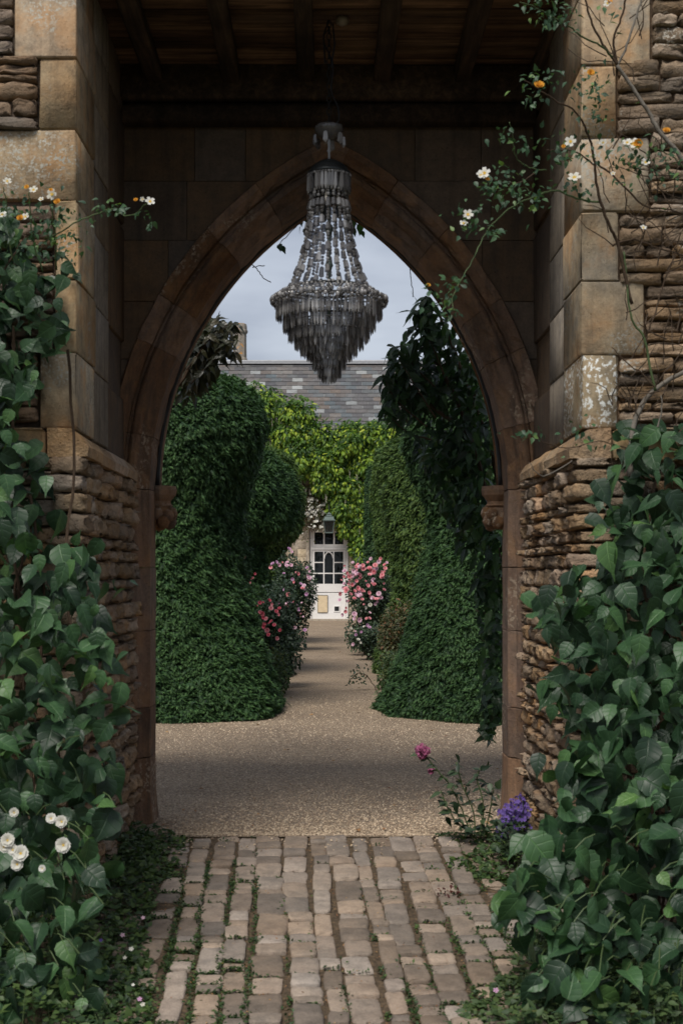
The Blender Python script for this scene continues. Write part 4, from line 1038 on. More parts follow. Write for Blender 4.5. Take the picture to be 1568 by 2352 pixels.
n = 1500; uu = rg.uniform(682, 745, n); vv_ = rg.normal(1165, 24, n); P = np.array([at(a, b_, YH - U_(.06, .5)) for a, b_ in zip(uu, vv_)])
scatter('foliage', OVAL, P, unit(n) + np.array([0, -.2, -.4]), unit(n) + np.array([0, -1, .6]), rg.uniform(.05, .1, n), 'rust_leaf', ram)
n = 170; P = np.array([at(rg.uniform(682, 745), rg.normal(1168, 22), YH - U_(.3, .6)) for _ in range(n)])
o = scatter('small_bloom', STAR, P, unit(n), unit(n) * .5 + np.array([0, -1, .3]), rg.uniform(.028, .06, n), 'white_petal', ram); o['kind'] = 'stuff'
g = MB()
for i in range(26):
    u0 = U_(684, 760); g.tube(smooth_path([at(u0, 1216 + U_(-8, 8), YH - .12), at(u0 + U_(-16, 16), 1185, YH - .2), at(u0 + U_(-20, 20), 1150, YH - .15)], 3, .03), .009, 4)
o = g.build('stems', 'brown_stem', ram); o['kind'] = 'stuff'

# ================================================================== chandelier
YC = 7.53
cha = thing('chandelier', 'large tiered chandelier of smoky crystal drops hanging in the gateway', 'chandelier', (0, YC, 2.5))
def cz(c): return 3.938 - c * .0006244
def rr(c): return c / 1601.6
random.seed(5); rgc = np.random.default_rng(5)
def prism(tw=.0052, ln=1.0):
    """unit drop hanging from the origin along -Z: four-sided, widening, pointed"""
    V = []; F = []
    for (w_, z) in ((.25, 0), (.75, -.12), (1.0, -.78), (.12, -1.0)):
        for k in range(4): a = PI / 4 + k * PI / 2; V.append((w_ * tw * math.cos(a) * 1.3, w_ * tw * math.sin(a) * .8, z * ln))
    for i in range(3):
        for k in range(4): k2 = (k + 1) % 4; F.append((i * 4 + k, i * 4 + k2, (i + 1) * 4 + k2, (i + 1) * 4 + k))
    return V, F
def drop_ring(b, r_, z, ln, n, drop=.05, tw=.0056, tilt=0.0):
    for k in range(n):
        if random.random() < drop: continue
        a = 2 * PI * (k + random.uniform(-.15, .15)) / n; V, F = prism(tw * random.uniform(.85, 1.15), ln * random.uniform(.96, 1.03))
        m = Matrix.Translation((r_ * math.cos(a), YC + r_ * math.sin(a), z + random.uniform(-.003, .003))) @ Matrix.Rotation(a + PI / 2, 4, 'Z') @ Matrix.Rotation(random.gauss(tilt, .03), 4, 'X') @ Matrix.Rotation(random.gauss(0, .035), 4, 'Y')
        b.add([m @ Vector(v) for v in V], F)
def ring(r_, z, th=.006, n=40): return [(r_ * math.cos(2 * PI * k / n), YC + r_ * math.sin(2 * PI * k / n), z) for k in range(n + 1)]
BEADV, BEADF = grid_box((-1, 0, 1)); BEADV = BEADV / np.linalg.norm(BEADV, axis=1, keepdims=True)
def bead(b, p, r_, el=1.0): b.add(BEADV * np.array([r_, r_, r_ * el]) + np.array(p), BEADF)
g = MB(); g.lathe([(rr(118), cz(105)), (rr(126), cz(125)), (rr(118), cz(150)), (rr(90), cz(185)), (rr(50), cz(205)), (rr(34), cz(218))], 0, YC, 18, r=.12); g.build('top_bowl', 'crystal', cha, True)
for k in range(6):
    a = k * PI / 3 + .3; V, F = prism(.014, .062); m = Matrix.Translation((rr(128) * math.cos(a), YC + rr(128) * math.sin(a), cz(180))) @ Matrix.Rotation(a + PI / 2, 4, 'Z')
    b = MB(); b.add([m @ Vector(v) for v in V], F); b.build('leaf_drop', 'crystal', cha)
g = MB(); g.lathe([(.006, cz(215)), (.009, cz(240)), (.006, cz(300)), (.012, cz(312)), (.006, cz(330)), (.0075, cz(400))], 0, YC, 10); g.build('neck_rod', 'lead', cha, True)
g = MB(); g.lathe([(rr(30), cz(396)), (rr(70), cz(402)), (rr(120), cz(430)), (rr(158), cz(465)), (rr(168), cz(488)), (rr(182), cz(500)), (rr(182), cz(518)), (rr(165), cz(520))], 0, YC, 24); g.build('crown', 'dark_metal', cha, True)
b = MB()
for k in range(44): a = 2 * PI * k / 44; bead(b, (rr(180) * math.cos(a), YC + rr(180) * math.sin(a), cz(530)), .008)
o = b.build('crown_beads', 'crystal', cha, True); o['kind'] = 'stuff'
b = MB(); drop_ring(b, rr(180), cz(528), .098, 40, .04, .0095); drop_ring(b, rr(150), cz(528), .098, 30, .04, .008); o = b.build('crown_drops', 'crystal', cha); o['kind'] = 'stuff'
# candles of the upper tier
for a in (2.0, 4.4, -.4, 1.0):
    x, y = .052 * math.cos(a), YC - .03 + .052 * math.sin(a); c = MB(); c.tube([(x, y, cz(900)), (x, y, cz(790))], .009, 8); c.build('candle_holder', 'dark_metal', cha)
    c = MB(); c.tube([(x, y, cz(790)), (x, y, cz(730))], .0085, 8); c.tube([(x, y, cz(730)), (x, y, cz(680))], [.008, .003], 8); c.build('candle_tube', 'ivory', cha, True)
# central column
g = MB(); g.tube([(0, YC, cz(400)), (0, YC, cz(1900))], .0085, 10); g.lathe([(.004, cz(935)), (.018, cz(945)), (.0225, cz(972)), (.018, cz(1000)), (.012, cz(1030)), (.004, cz(1034))], 0, YC, 14)
g.lathe([(.006, cz(1240)), (.014, cz(1250)), (.0225, cz(1285)), (.014, cz(1318)), (.012, cz(1335)), (.004, cz(1340))], 0, YC, 14); g.build('column', 'verdigris', cha, True)
# strands of beads and bars flaring down to the wide ring
SP = [(150, 640), (162, 700), (170, 780), (185, 900), (205, 1060), (235, 1180), (282, 1330), (352, 1490)]
SPr = np.array([rr(p[0]) for p in SP]); SPz = np.array([cz(p[1]) for p in SP]); dd = np.concatenate([[0], np.cumsum(np.hypot(np.diff(SPr), np.diff(SPz)))])
NS = 22
for k in range(NS):
    a = 2 * PI * (k + .35) / NS; b = MB(); s = .0; inw = random.uniform(.93, 1.0); kind = 0
    while s < dd[-1] - .02:
        r_ = np.interp(s, dd, SPr) * inw; z = np.interp(s, dd, SPz)
        if kind < 4:
            bead(b, (r_ * math.cos(a), YC + r_ * math.sin(a), z), random.uniform(.008, .0115), 1.0); s += .0165; kind += 1
        else:
            ln = random.uniform(.04, .06); s2 = min(s + ln, dd[-1]); r2 = np.interp(s2, dd, SPr) * inw; z2 = np.interp(s2, dd, SPz)
            p0 = Vector((r_ * math.cos(a), YC + r_ * math.sin(a), z)); p1 = Vector((r2 * math.cos(a), YC + r2 * math.sin(a), z2))
            b.tube([p0, p0.lerp(p1, .12), p0.lerp(p1, .88), p1], [.005, .0125, .0155, .005], 5); s = s2 + .012; kind = random.choice((0, 0, 1, 2))
    o = b.build('bead_strand', 'crystal', cha); o['kind'] = 'stuff'
# the wide ring
g = MB(); g.tube(ring(rr(345), cz(1490)), .007, 6); g.tube(ring(rr(440), cz(1590)), .007, 6)
for k in range(10): a = 2 * PI * k / 10; g.tube([(0, YC, cz(1600)), (rr(440) * math.cos(a), YC + rr(440) * math.sin(a), cz(1592))], .004, 5)
g.build('ring_frame', 'dark_metal', cha)
b = MB()
for (rc, zc_, n, sz) in ((352, 1492, 60, .009), (385, 1512, 64, .010), (420, 1535, 70, .0105), (455, 1560, 74, .011), (484, 1582, 76, .0125), (482, 1608, 70, .010), (468, 1630, 60, .007)):
    for k in range(n):
        if random.random() < .1: continue
        a = 2 * PI * (k + random.uniform(-.2, .2)) / n; bead(b, (rr(rc) * math.cos(a), YC + rr(rc) * math.sin(a), cz(zc_ + random.uniform(-8, 8))), sz * random.uniform(.75, 1.15), random.uniform(.8, 1.3))
o = b.build('rim_beads', 'crystal', cha, True); o['kind'] = 'stuff'
TIERS = [(445, 1592, 1755), (388, 1680, 1856), (337, 1770, 1940), (287, 1838, 2006), (237, 1898, 2062), (184, 1940, 2104), (138, 2020, 2178), (98, 2094, 2250), (56, 2150, 2286)]
for (rc, zt, zb) in TIERS:
    b = MB(); n = int(2 * PI * rr(rc) / .0122); drop_ring(b, rr(rc), cz(zt), cz(zt) - cz(zb), n, .09, .0058)
    o = b.build('drop_tier', 'crystal', cha); o['kind'] = 'stuff'
    g = MB(); g.tube(ring(rr(rc), cz(zt), n=32), .0045, 5); g.build('tier_ring', 'lead', cha)
# chain up to the joists, with its cable
LK = MB(); LK.tube([(.011 * math.cos(t_), 0, .021 * math.sin(t_)) for t_ in np.linspace(0, 2 * PI, 15)], .003, 5); LKm = LK.mesh('chain_link', 'chain_metal', True)
z = cz(105) + .012; k = 0
while z < ZC - .01: obj('chain_link', LKm, cha, Matrix.Translation((0, YC, z)) @ Matrix.Rotation(R(90 if k % 2 else 0) + random.uniform(-.3, .3), 4, 'Z')); z += .033; k += 1
g = MB(); g.tube(smooth_path([(.0, YC, cz(100)), (.05, YC, cz(60)), (.045, YC, 3.98), (.012, YC, 4.06), (.02, YC - .01, 4.2), (-.03, YC, 4.33), (.0, YC, 4.43)], 5), .004, 5); g.build('cable', 'chain_metal', cha, True)
g = MB(); g.tube([(-.02, YC - .01, 4.2), (-.03, YC - .01, 4.35), (.02, YC - .01, 4.41), (.03, YC - .01, 4.3), (.01, YC - .01, 4.18)], .005, 5); g.build('wire_loop', 'chain_metal', cha)
g = MB(); g.lathe([(.03, ZC - .004), (.036, ZC - .02), (.03, ZC - .035), (.012, ZC - .045)], .07, YC, 12); g.build('ceiling_rose', 'porcelain', cha, True)

# ================================================================== big leaved climbers on the gate piers
def big_climber(name, label, side, edge, seed, n, group, yfront, hide):
    t_ = thing(name, label, 'climber', tuple(at(edge[-1][1], 2300, 6.0)[:2]) + (0,), group)
    t_.location = (side * 1.35, 6.2, gz(6.2))
    rg = np.random.default_rng(seed); ve = np.array([e[0] for e in edge]); ue = np.array([e[1] for e in edge])
    P = []; tries = 0
    while len(P) < n and tries < 40000:
        tries += 1
        v = rg.uniform(ve[0], 2440); ed = np.interp(v, ve, ue)
        if side < 0: u = rg.uniform(-70, ed - 20)
        else: u = rg.uniform(ed + 20, 1640)
        if hide(u, v, rg): continue
        d = abs(ed - u)
        Y = np.interp(v, [400, 1000, 1400, 1800, 2352], yfront) + rg.random() ** 1.2 * .95 * min(1, .35 + d / 160)
        Y = min(Y, 6.5); p = np.array(at(u, v, Y))
        if p[2] < gz(p[1]) + .06: continue
        P.append(p)
    P = np.array(P); N = len(P)
    al = np.stack([-side * rg.normal(.15, .62, N), rg.normal(-.3, .38, N), rg.normal(-.6, .5, N)], 1)
    nr = np.stack([-side * rg.normal(.22, .5, N), rg.normal(-.62, .4, N), rg.normal(.66, .4, N)], 1)
    sc_ = (.06 + .12 * rg.beta(1.7, 1.9, N)) * np.interp(P[:, 2], [-.2, 1.5, 3], [1.05, 1.0, .82])
    P = P - al / np.linalg.norm(al, axis=1, keepdims=True) * sc_[:, None] * .5
    order = np.argsort(P[:, 1] + rg.normal(0, .05, N)); a, b_ = order[:290], order[290:]
    leaf_parts('leaf', BIG + BIG2, P[a], al[a], nr[a], sc_[a], 'big_leaf', t_)
    if len(b_): scatter('inner_leaves', leaf_tmpl(6, .31, .36, .25, .3, 0, 2), P[b_], al[b_], nr[b_], sc_[b_], 'big_leaf', t_, smooth=True, kind='stuff')
    # stalks: woody shoots on the wall, pale leaf stalks to the outer leaves
    g = MB()
    for i in range(9):
        x0 = side * rg.uniform(1.2, 1.7); pts = [(x0, 6.5, gz(6.5) - .02)]
        zt = rg.uniform(1.2, 2.1) if side > 0 else rg.uniform(1.3, 3.0)
        for q in np.linspace(.2, 1, 5): pts.append((x0 + rg.normal(0, .06), 6.48 - rg.uniform(0, .25), gz(6.5) + zt * q))
        g.tube(smooth_path(pts, 4, .006), .007, 5)
    o = g.build('stems', 'brown_stem', t_); o['kind'] = 'stuff'
    g = MB()
    for i in a[:110]:
        p = Vector(P[i]); q = p + Vector((side * rg.uniform(.02, .1), rg.uniform(.03, .12), rg.uniform(-.05, .08)))
        g.tube([p, p.lerp(q, .5) + Vector((0, 0, .012)), q], .0026, 4)
    o = g.build('leaf_stalks', 'green_stem', t_); o['kind'] = 'stuff'
    return t_
EL = [(500, 40), (560, 70), (590, 190), (640, 205), (690, 150), (730, 170), (800, 165), (830, 110), (880, 100), (930, 60), (1000, 45), (1060, 110), (1090, 165), (1150, 185), (1200, 235), (1240, 255), (1290, 235), (1310, 345), (1345, 340), (1365, 285), (1420, 270), (1480, 325), (1500, 325), (1540, 290), (1580, 312), (1640, 290), (1700, 275), (1760, 280), (1800, 310), (1840, 290), (1900, 262), (1960, 250), (2010, 285), (2060, 240), (2140, 250), (2200, 235), (2352, 225), (2420, 225)]
left = big_climber('leafy_climber', 'broad leaved green climber with white flowers massed over the left pier', -1, EL, 5, 1150, 'broad leaved climbers on the gate piers', [6.2, 6.05, 5.8, 5.55, 5.12],
                   lambda u, v, rg: (1000 < v < 1300 and u > 95 and rg.random() < .72) or (v < 1000 and u > 80 and rg.random() < .45) or (1300 < v < 1900 and u > 235 and rg.random() < .5))
ER = [(985, 1400), (1010, 1350), (1060, 1400), (1100, 1330), (1130, 1300), (1160, 1340), (1230, 1345), (1290, 1340), (1320, 1290), (1360, 1235), (1385, 1190), (1420, 1210), (1480, 1240), (1540, 1262), (1590, 1200), (1640, 1235), (1700, 1235), (1725, 1185), (1770, 1215), (1800, 1250), (1850, 1265), (1900, 1225), (1940, 1155), (1980, 1200), (2040, 1140), (2090, 1112), (2150, 1150), (2200, 1190), (2260, 1190), (2352, 1200), (2420, 1200)]
right = big_climber('leafy_climber', 'broad leaved green climber without flowers massed over the right pier', 1, ER, 6, 1350, 'broad leaved climbers on the gate piers', [6.2, 6.12, 5.85, 5.55, 5.12],
                    lambda u, v, rg: (v < 1150 and rg.random() < .55) or (v < 1340 and u < 1420 and rg.random() < .6) or (1480 < v < 1950 and u < 1300 and rg.random() < .55))
random.seed(9)
for (u, v, s) in ((33, 1866, 15), (118, 1880, 17), (142, 1887, 20), (146, 1941, 25), (18, 1930, 22), (48, 1960, 26), (40, 1985, 20), (10, 1945, 20), (98, 1995, 12), (30, 1952, 18)):
    Y = 5.30; blossom('white_bloom', MOCK, at(u, v, Y), (random.uniform(-.2, .5), -1, random.uniform(0, .5)), s * .72 / FP * Y, 'white_petal', left)
    blossom('bloom_heart', STAR, at(u, v, Y - .006), (random.uniform(-.1, .2), -1, .2), s * .13 / FP * Y, 'stamen', left)

# ================================================================== climbing briar roses
def briar(name, label, stems, twigs, clusters, flowers, loc, seed):
    t_ = thing(name, label, 'climbing rose', loc, 'white and yellow climbing roses'); rg = np.random.default_rng(seed)
    for (pts, Y0, Y1, r0, r1, mat) in stems:
        n = len(pts); P = smooth_path([at(u, v, Y0 + (Y1 - Y0) * i / max(n - 1, 1)) for i, (u, v) in enumerate(pts)], 5, .003); m = len(P)
        MB().tube(P, [r0 + (r1 - r0) * i / m for i in range(m)], 7).build('stem', mat, t_, True)
    if twigs:
        g = MB()
        for (u0, v0, u1, v1, n, L) in twigs:
            for i in range(n):
                u, v, Y = rg.uniform(u0, u1), rg.uniform(v0, v1), rg.uniform(6.38, 6.52); a = rg.normal(-1.4, .7); P = []
                for q in range(5): P.append(at(u, v, Y - .03 * q * rg.random())); a += rg.normal(0, .35); u += L * math.cos(a); v += L * math.sin(a)
                g.tube(P, [.0035, .003, .0026, .002, .0012], 4)
        o = g.build('twigs', 'twig', t_); o['kind'] = 'stuff'
    P = []; 
    for (u, v, ru, rv, n, Y) in clusters:
        for i in range(int(n * 1.4)): P.append(np.array(at(u + rg.normal(0, ru), v + rg.normal(0, rv), Y + rg.normal(0, .05))))
    P = np.array(P); N = len(P); al = unit(N) * .8 + np.array([-.1, -.2, -.35]); nr = unit(N) * .6 + np.array([0, -.6, .7]); s = rg.uniform(.018, .038, N)
    k = min(N, 280); leaf_parts('leaf', [OVAL, leaf_tmpl(4, .3, .45, .5, .3, 0, 2)], P[:k], al[:k], nr[:k], s[:k], 'briar_leaf', t_)
    if N > k: scatter('small_leaves', OVAL, P[k:], al[k:], nr[k:], s[k:], 'briar_leaf', t_, kind='stuff')
    for (u, v, sz, mat, Y) in flowers:
        blossom('bloom', STAR if mat != 'yellow_petal' else ROSE, at(u, v, Y), (random.uniform(-.6, .3), -1, random.uniform(-.1, .8)), sz / FP * Y, mat, t_)
        if mat == 'white_petal': blossom('bloom_heart', STAR, at(u, v, Y - .004), (0, -1, .2), sz * .3 / FP * Y, 'stamen', t_)
    return t_
def c2(*pts): return [(784 + .5 * x, .5 * y) for x, y in pts]
def c4(*pts): return [(784 + .5 * x, 588 + .5 * y) for x, y in pts]
G_, B_, N_ = 'grey_stem', 'brown_stem', 'green_stem'
stemsR = [
    (c4((1325, 1010), (1330, 860), (1360, 720), (1430, 620), (1520, 560), (1620, 500)), 6.42, 6.45, .013, .010, G_),
    (c4((1335, 885), (1420, 830), (1465, 740), (1465, 640)), 6.42, 6.4, .005, .003, G_),
    (c2((1640, 840), (1540, 700), (1450, 590), (1400, 500), (1320, 380), (1265, 300)), 6.45, 6.4, .011, .008, G_),
    (c2((1265, 300), (1300, 230), (1340, 110), (1370, 20), (1385, -60)), 6.4, 6.4, .006, .004, G_),
    (c2((1265, 300), (1200, 200), (1150, 110), (1120, 10), (1100, -60)), 6.4, 6.3, .006, .004, B_),
    (c2((1265, 300), (1250, 180), (1290, 60), (1310, -40)), 6.4, 6.3, .006, .004, B_),
    (c2((1240, 260), (1190, 210), (1100, 165), (1030, 110), (950, 70), (880, 30), (820, 10)), 6.38, 5.9, .005, .002, N_),
    (c2((1330, 1400), (1270, 1130), (1230, 1040), (1180, 900), (1160, 750), (1140, 640), (1110, 570), (1060, 500), (1000, 475), (950, 440), (890, 400), (840, 370)), 6.42, 5.95, .008, .002, B_),
    (c2((1180, 930), (1080, 910), (980, 875), (900, 900), (800, 940), (720, 1000), (650, 1090), (610, 1176), (550, 1286), (510, 1366), (512, 1430)), 6.3, 5.9, .005, .0018, N_),
    (c2((1160, 760), (1080, 700), (1000, 690), (940, 690)), 6.3, 6.1, .004, .002, B_),
    (c2((940, 780), (860, 770), (800, 720), (785, 620), (770, 560)), 6.15, 6.0, .003, .0015, N_),
    (c2((900, 780), (820, 840), (720, 830), (650, 800)), 6.1, 5.95, .003, .0015, B_),
    (c2((1180, 760), (1260, 820), (1380, 940), (1480, 960), (1600, 990)), 6.42, 6.45, .005, .003, B_),
    (c2((1240, 1130), (1340, 1100), (1450, 1140), (1600, 1180)), 6.42, 6.45, .005, .003, B_),
    (c2((1600, 820), (1540, 740), (1480, 700), (1420, 680)), 6.44, 6.3, .004, .002, N_),
    (c4((1440, 620), (1410, 480), (1390, 380), (1330, 290), (1310, 120), (1295, -20)), 6.42, 6.4, .006, .004, N_),
    (c4((1390, 380), (1440, 260), (1480, 120), (1540, -40)), 6.42, 6.42, .004, .003, B_),
    (c4((1440, 610), (1380, 540), (1320, 500), (1240, 420)), 6.42, 6.4, .004, .002, B_),
    (c4((1330, 890), (1260, 870), (1180, 850), (1060, 880), (960, 870), (900, 840)), 6.42, 6.15, .003, .0015, B_),
    (c4((1060, 940), (930, 1010), (860, 950)), 6.3, 6.2, .003, .0015, G_),
]
cl2 = lambda x, y, rx, ry, n, Y: (784 + .5 * x, .5 * y, .5 * rx, .5 * ry, n, Y)
clustR = [cl2(950, 40, 60, 45, 50, 6.0), cl2(1010, 90, 30, 20, 14, 6.0), cl2(930, 370, 65, 30, 34, 5.98), cl2(890, 465, 30, 10, 10, 5.98), cl2(1140, 420, 55, 60, 46, 6.15), cl2(1180, 510, 25, 35, 14, 6.2),
          cl2(760, 620, 40, 25, 14, 6.0), cl2(840, 665, 25, 12, 8, 6.0), cl2(1040, 690, 75, 50, 60, 6.15), cl2(800, 850, 70, 55, 74, 6.02), cl2(700, 880, 45, 35, 26, 5.98), cl2(860, 910, 50, 25, 22, 6.02), cl2(600, 1020, 50, 35, 30, 5.95), cl2(690, 1060, 25, 25, 12, 5.95),
          cl2(1400, 720, 90, 50, 60, 6.3), cl2(1300, 790, 50, 35, 20, 6.3), cl2(1100, 850, 55, 40, 26, 6.2), cl2(450, 1345, 45, 25, 22, 5.95), cl2(530, 1290, 30, 25, 14, 5.95), cl2(500, 1430, 35, 18, 14, 5.95), cl2(860, 1990, 50, 14, 16, 6.2),
          cl2(1110, 2000, 50, 40, 16, 6.35), cl2(1480, 800, 60, 70, 22, 6.35), cl2(1230, 60, 25, 40, 8, 6.35)]
W_, Y_ = 'white_petal', 'yellow_petal'
flR = [(784 + .5 * x, .5 * y, s, m, Y) for x, y, s, m, Y in [(655, 795, 15, W_, 5.92), (640, 805, 12, W_, 5.92), (1068, 815, 16, W_, 6.05), (580, 985, 13, W_, 5.9), (560, 1025, 10, W_, 5.9), (1050, 650, 14, W_, 6.05), (1335, 660, 17, W_, 6.25), (1310, 655, 12, W_, 6.25), (1200, 655, 10, W_, 6.2), (1395, 745, 11, W_, 6.25), (1245, 797, 6, W_, 6.2), (1220, 15, 10, W_, 6.2), (1385, 1045, 8, W_, 6.3),
                                                       (905, 398, 12, Y_, 5.92), (1142, 338, 9, Y_, 6.05), (1362, 662, 11, Y_, 6.24), (1490, 605, 9, Y_, 6.3), (668, 825, 5, Y_, 5.92), (1018, 675, 5, Y_, 6.05), (1230, 10, 6, Y_, 6.2), (398, 1312, 5, Y_, 5.92)]]
briar('briar_rose', 'tangled climbing rose with white and orange blooms on bare stems, right pier', stemsR, [(1390, 330, 1600, 620, 46, 26), (1380, 0, 1480, 200, 12, 28), (1400, 880, 1560, 1010, 24, 20), (1420, 560, 1560, 900, 22, 24)], clustR, flR, (1.55, 6.45, -.1), 3)
def c1(*pts): return [(.5 * x, .5 * y) for x, y in pts]
stemsL = [(c1((60, 1200), (40, 1050), (30, 930), (15, 860)), 6.3, 6.2, .004, .002, N_), (c1((200, 1250), (150, 1100), (140, 980), (135, 880)), 6.3, 6.2, .004, .002, N_), (c1((260, 1240), (255, 1100), (240, 980), (238, 890)), 6.3, 6.15, .004, .002, N_),
          (c1((200, 1120), (340, 1025), (430, 990), (520, 960), (570, 990), (620, 985), (650, 955), (690, 925)), 6.25, 6.0, .0035, .0018, N_), (c1((-20, 1300), (60, 1180), (120, 1080)), 6.3, 6.3, .005, .003, B_),
          (c4((-1300, 330),) + c1((330, 1560), (300, 1500)), 6.2, 6.2, .003, .002, B_)][:5]
cL = lambda x, y, rx, ry, n, Y: (.5 * x, .5 * y, .5 * rx, .5 * ry, n, Y)
clustL = [cL(60, 950, 60, 50, 34, 6.15), cL(220, 1010, 80, 50, 56, 6.15), cL(150, 1120, 110, 55, 70, 6.2), cL(480, 960, 40, 22, 14, 6.05), cL(540, 950, 30, 20, 10, 6.02), cL(660, 985, 20, 10, 6, 6.0), cL(690, 1035, 14, 16, 5, 6.0), cL(290, 1110, 60, 50, 30, 6.15), cL(340, 1340, 50, 30, 0, 6.1), cL(280, 1440 + 720, 1, 1, 0, 6.1)]
flL = [(.5 * x, .5 * y, s, m, Y) for x, y, s, m, Y in [(240, 893, 14, W_, 6.1), (155, 872, 11, W_, 6.1), (125, 862, 6, Y_, 6.08), (35, 832, 10, W_, 6.1), (12, 985, 11, W_, 6.1), (118, 995, 10, W_, 6.1), (95, 1005, 8, Y_, 6.1), (265, 930, 8, Y_, 6.1), (190, 915, 7, W_, 6.1), (690, 925, 12, W_, 5.98), (625, 920, 5, Y_, 5.98), (655, 915, 6, W_, 5.98), (235, 875, 5, Y_, 6.08)]]
briar('briar_rose', 'small climbing rose with white blooms and one long shoot, left pier', stemsL, None, clustL, flL, (-1.4, 6.4, -.1), 4)

# ================================================================== dark glossy climber behind the arch
def glossy(name, label, lobes, mat, seed, stems, loc, npart=280, shoots=()):
    t_ = thing(name, label, 'climber', loc); rg = np.random.default_rng(seed); P = []; O = []
    for (u, v, ru, rv, Y, rY, n) in lobes:
        c = np.array(at(u, v, Y)); q = rg.normal(size=(n, 3)); q /= np.linalg.norm(q, axis=1, keepdims=True); q *= rg.random((n, 1)) ** .4
        P.append(c + q * np.array([ru / FP * Y, rY, rv / FP * Y])); O.append(q)
    P = np.concatenate(P); O = np.concatenate(O); kp = (P[:, 2] > .12) & (P[:, 1] > 8.98); P, O = P[kp], O[kp]; N = len(P)
    al = O * .5 + np.array([-.15, -.1, -.75]) + rg.normal(0, .58, (N, 3)); nr = np.array([-.2, -.7, .6]) + O * .5 + rg.normal(0, .4, (N, 3)); s = rg.uniform(.075, .15, N)
    P = P - al / np.linalg.norm(al, axis=1, keepdims=True) * s[:, None] * .4
    od = np.argsort(P[:, 1] + P[:, 0] * .8 * np.sign(loc[0])); a, b_ = od[:npart], od[npart:]
    leaf_parts('leaf', LANCE, P[a], al[a], nr[a], s[a], mat, t_)
    if len(b_): scatter('inner_leaves', LANCE[0], P[b_], al[b_], nr[b_], s[b_], mat, t_, smooth=True, kind='stuff')
    g = MB()
    for pts, Y in stems: g.tube(smooth_path([at(u, v, Y) if len(p) == 2 else p for p in pts for u, v in [p[:2]]], 5, .01), [.014] * (5 * (len(pts) - 1)) + [.004], 6)
    o = g.build('stems', 'brown_stem', t_); o['kind'] = 'stuff'
    # long arching shoots with leaves set alternately along them
    for pts, Y in shoots:
        path = smooth_path([at(u, v, Y) for u, v in pts], 6, .003); MB().tube(path, [.006 - .004 * i / len(path) for i in range(len(path))], 5).build('shoot', 'brown_stem', t_, True)
        q = path[3:]; n = len(q); d = np.array([((1 if i % 2 else -1) * .7, -.2, -.7) for i in range(n)]) + rg.normal(0, .25, (n, 3))
        leaf_parts('leaf', LANCE, np.array([tuple(p) for p in q]), d, np.array([-.1, -.6, .7]) + rg.normal(0, .3, (n, 3)), rg.uniform(.09, .14, n), mat, t_)
    return t_
glossy('glossy_climber', 'dark glossy leaved climber hanging beside the arch on the right',
       [(1000, 760, 55, 70, 9.9, .25, 110), (925, 850, 46, 66, 10.0, .2, 80), (905, 930, 32, 62, 10.0, .2, 70), (960, 790, 40, 50, 9.9, .2, 40), (900, 830, 16, 40, 9.9, .1, 12), (965, 720, 26, 34, 9.8, .1, 22), (960, 900, 60, 80, 10.1, .3, 170), (1040, 860, 70, 110, 10.1, .35, 260), (1075, 1010, 70, 130, 10.1, .35, 330), (1010, 1040, 60, 80, 10.2, .3, 150), (1085, 1180, 60, 110, 10.0, .3, 240), (1122, 1330, 40, 130, 9.8, .25, 170), (1130, 1480, 34, 130, 9.7, .25, 140), (1132, 1610, 28, 70, 9.6, .2, 70), (1115, 1680, 22, 28, 9.5, .12, 26), (1030, 1150, 30, 40, 10.0, .2, 30)],
       'glossy_leaf', 8, [([(1240, 1800), (1180, 1500), (1130, 1200), (1080, 1000), (1020, 860), (960, 790)], 10.0), ([(1230, 1800), (1200, 1400), (1130, 1050), (1060, 850), (1010, 720)], 10.1), ([(1080, 1000), (990, 930), (920, 860), (895, 800)], 10.0)], (1.35, 10.0, 0), 190,
       [([(1000, 960), (950, 880), (915, 820), (922, 792)], 9.8), ([(980, 980), (920, 930), (885, 880), (878, 860)], 9.85), ([(1020, 860), (985, 780), (960, 730), (945, 712)], 9.8), ([(1040, 800), (1010, 730), (985, 690), (975, 680)], 9.8), ([(990, 1010), (930, 990), (892, 950), (880, 935)], 9.85), ([(1010, 900), (950, 840), (925, 800)], 9.9)])
glossy('russet_climber', 'russet tinged leafy branch reaching in beside the arch on the upper left',
       [(470, 790, 45, 55, 10.6, .25, 190), (505, 770, 34, 44, 10.4, .2, 90), (455, 850, 46, 44, 10.8, .25, 160), (430, 880, 40, 50, 11, .25, 120), (525, 800, 18, 26, 10.3, .12, 22)],
       'russet_leaf', 18, [([(300, 1500), (330, 1200), (380, 950), (450, 830), (520, 780)], 10.6)], (-1.35, 10.6, 0), 220, [([(430, 850), (480, 780), (520, 748), (540, 742)], 10.3), ([(440, 880), (500, 820), (540, 808)], 10.3)])
# leaves and bare twigs dangling at the head of the arch
dang = thing('dangling_sprig', 'thin sprigs and a few leaves dangling from the head of the arch', 'twig', (0, 8.95, 3.75))
g = MB()
for pts in ([(742, 470), (700, 500), (662, 540), (645, 556), (640, 572)], [(700, 500), (690, 512), (680, 518)], [(570, 600), (588, 616), (596, 626), (607, 640), (622, 649)], [(580, 615), (596, 611), (608, 610)], [(938, 598), (943, 640), (947, 668), (948, 682)], [(820, 505), (812, 530)], [(790, 470), (822, 520)]):
    g.tube(smooth_path([at(u, v, 8.95) for u, v in pts], 4, .003), .003, 4)
o = g.build('twigs', 'twig', dang); o['kind'] = 'stuff'
pos = [(642, 560, .07), (646, 564, .06), (690, 520, .05), (700, 524, .05), (815, 505, .09), (826, 512, .08), (806, 500, .08), (830, 530, .05), (700, 498, .05), (812, 520, .07), (690, 505, .045), (736, 480, .07)]
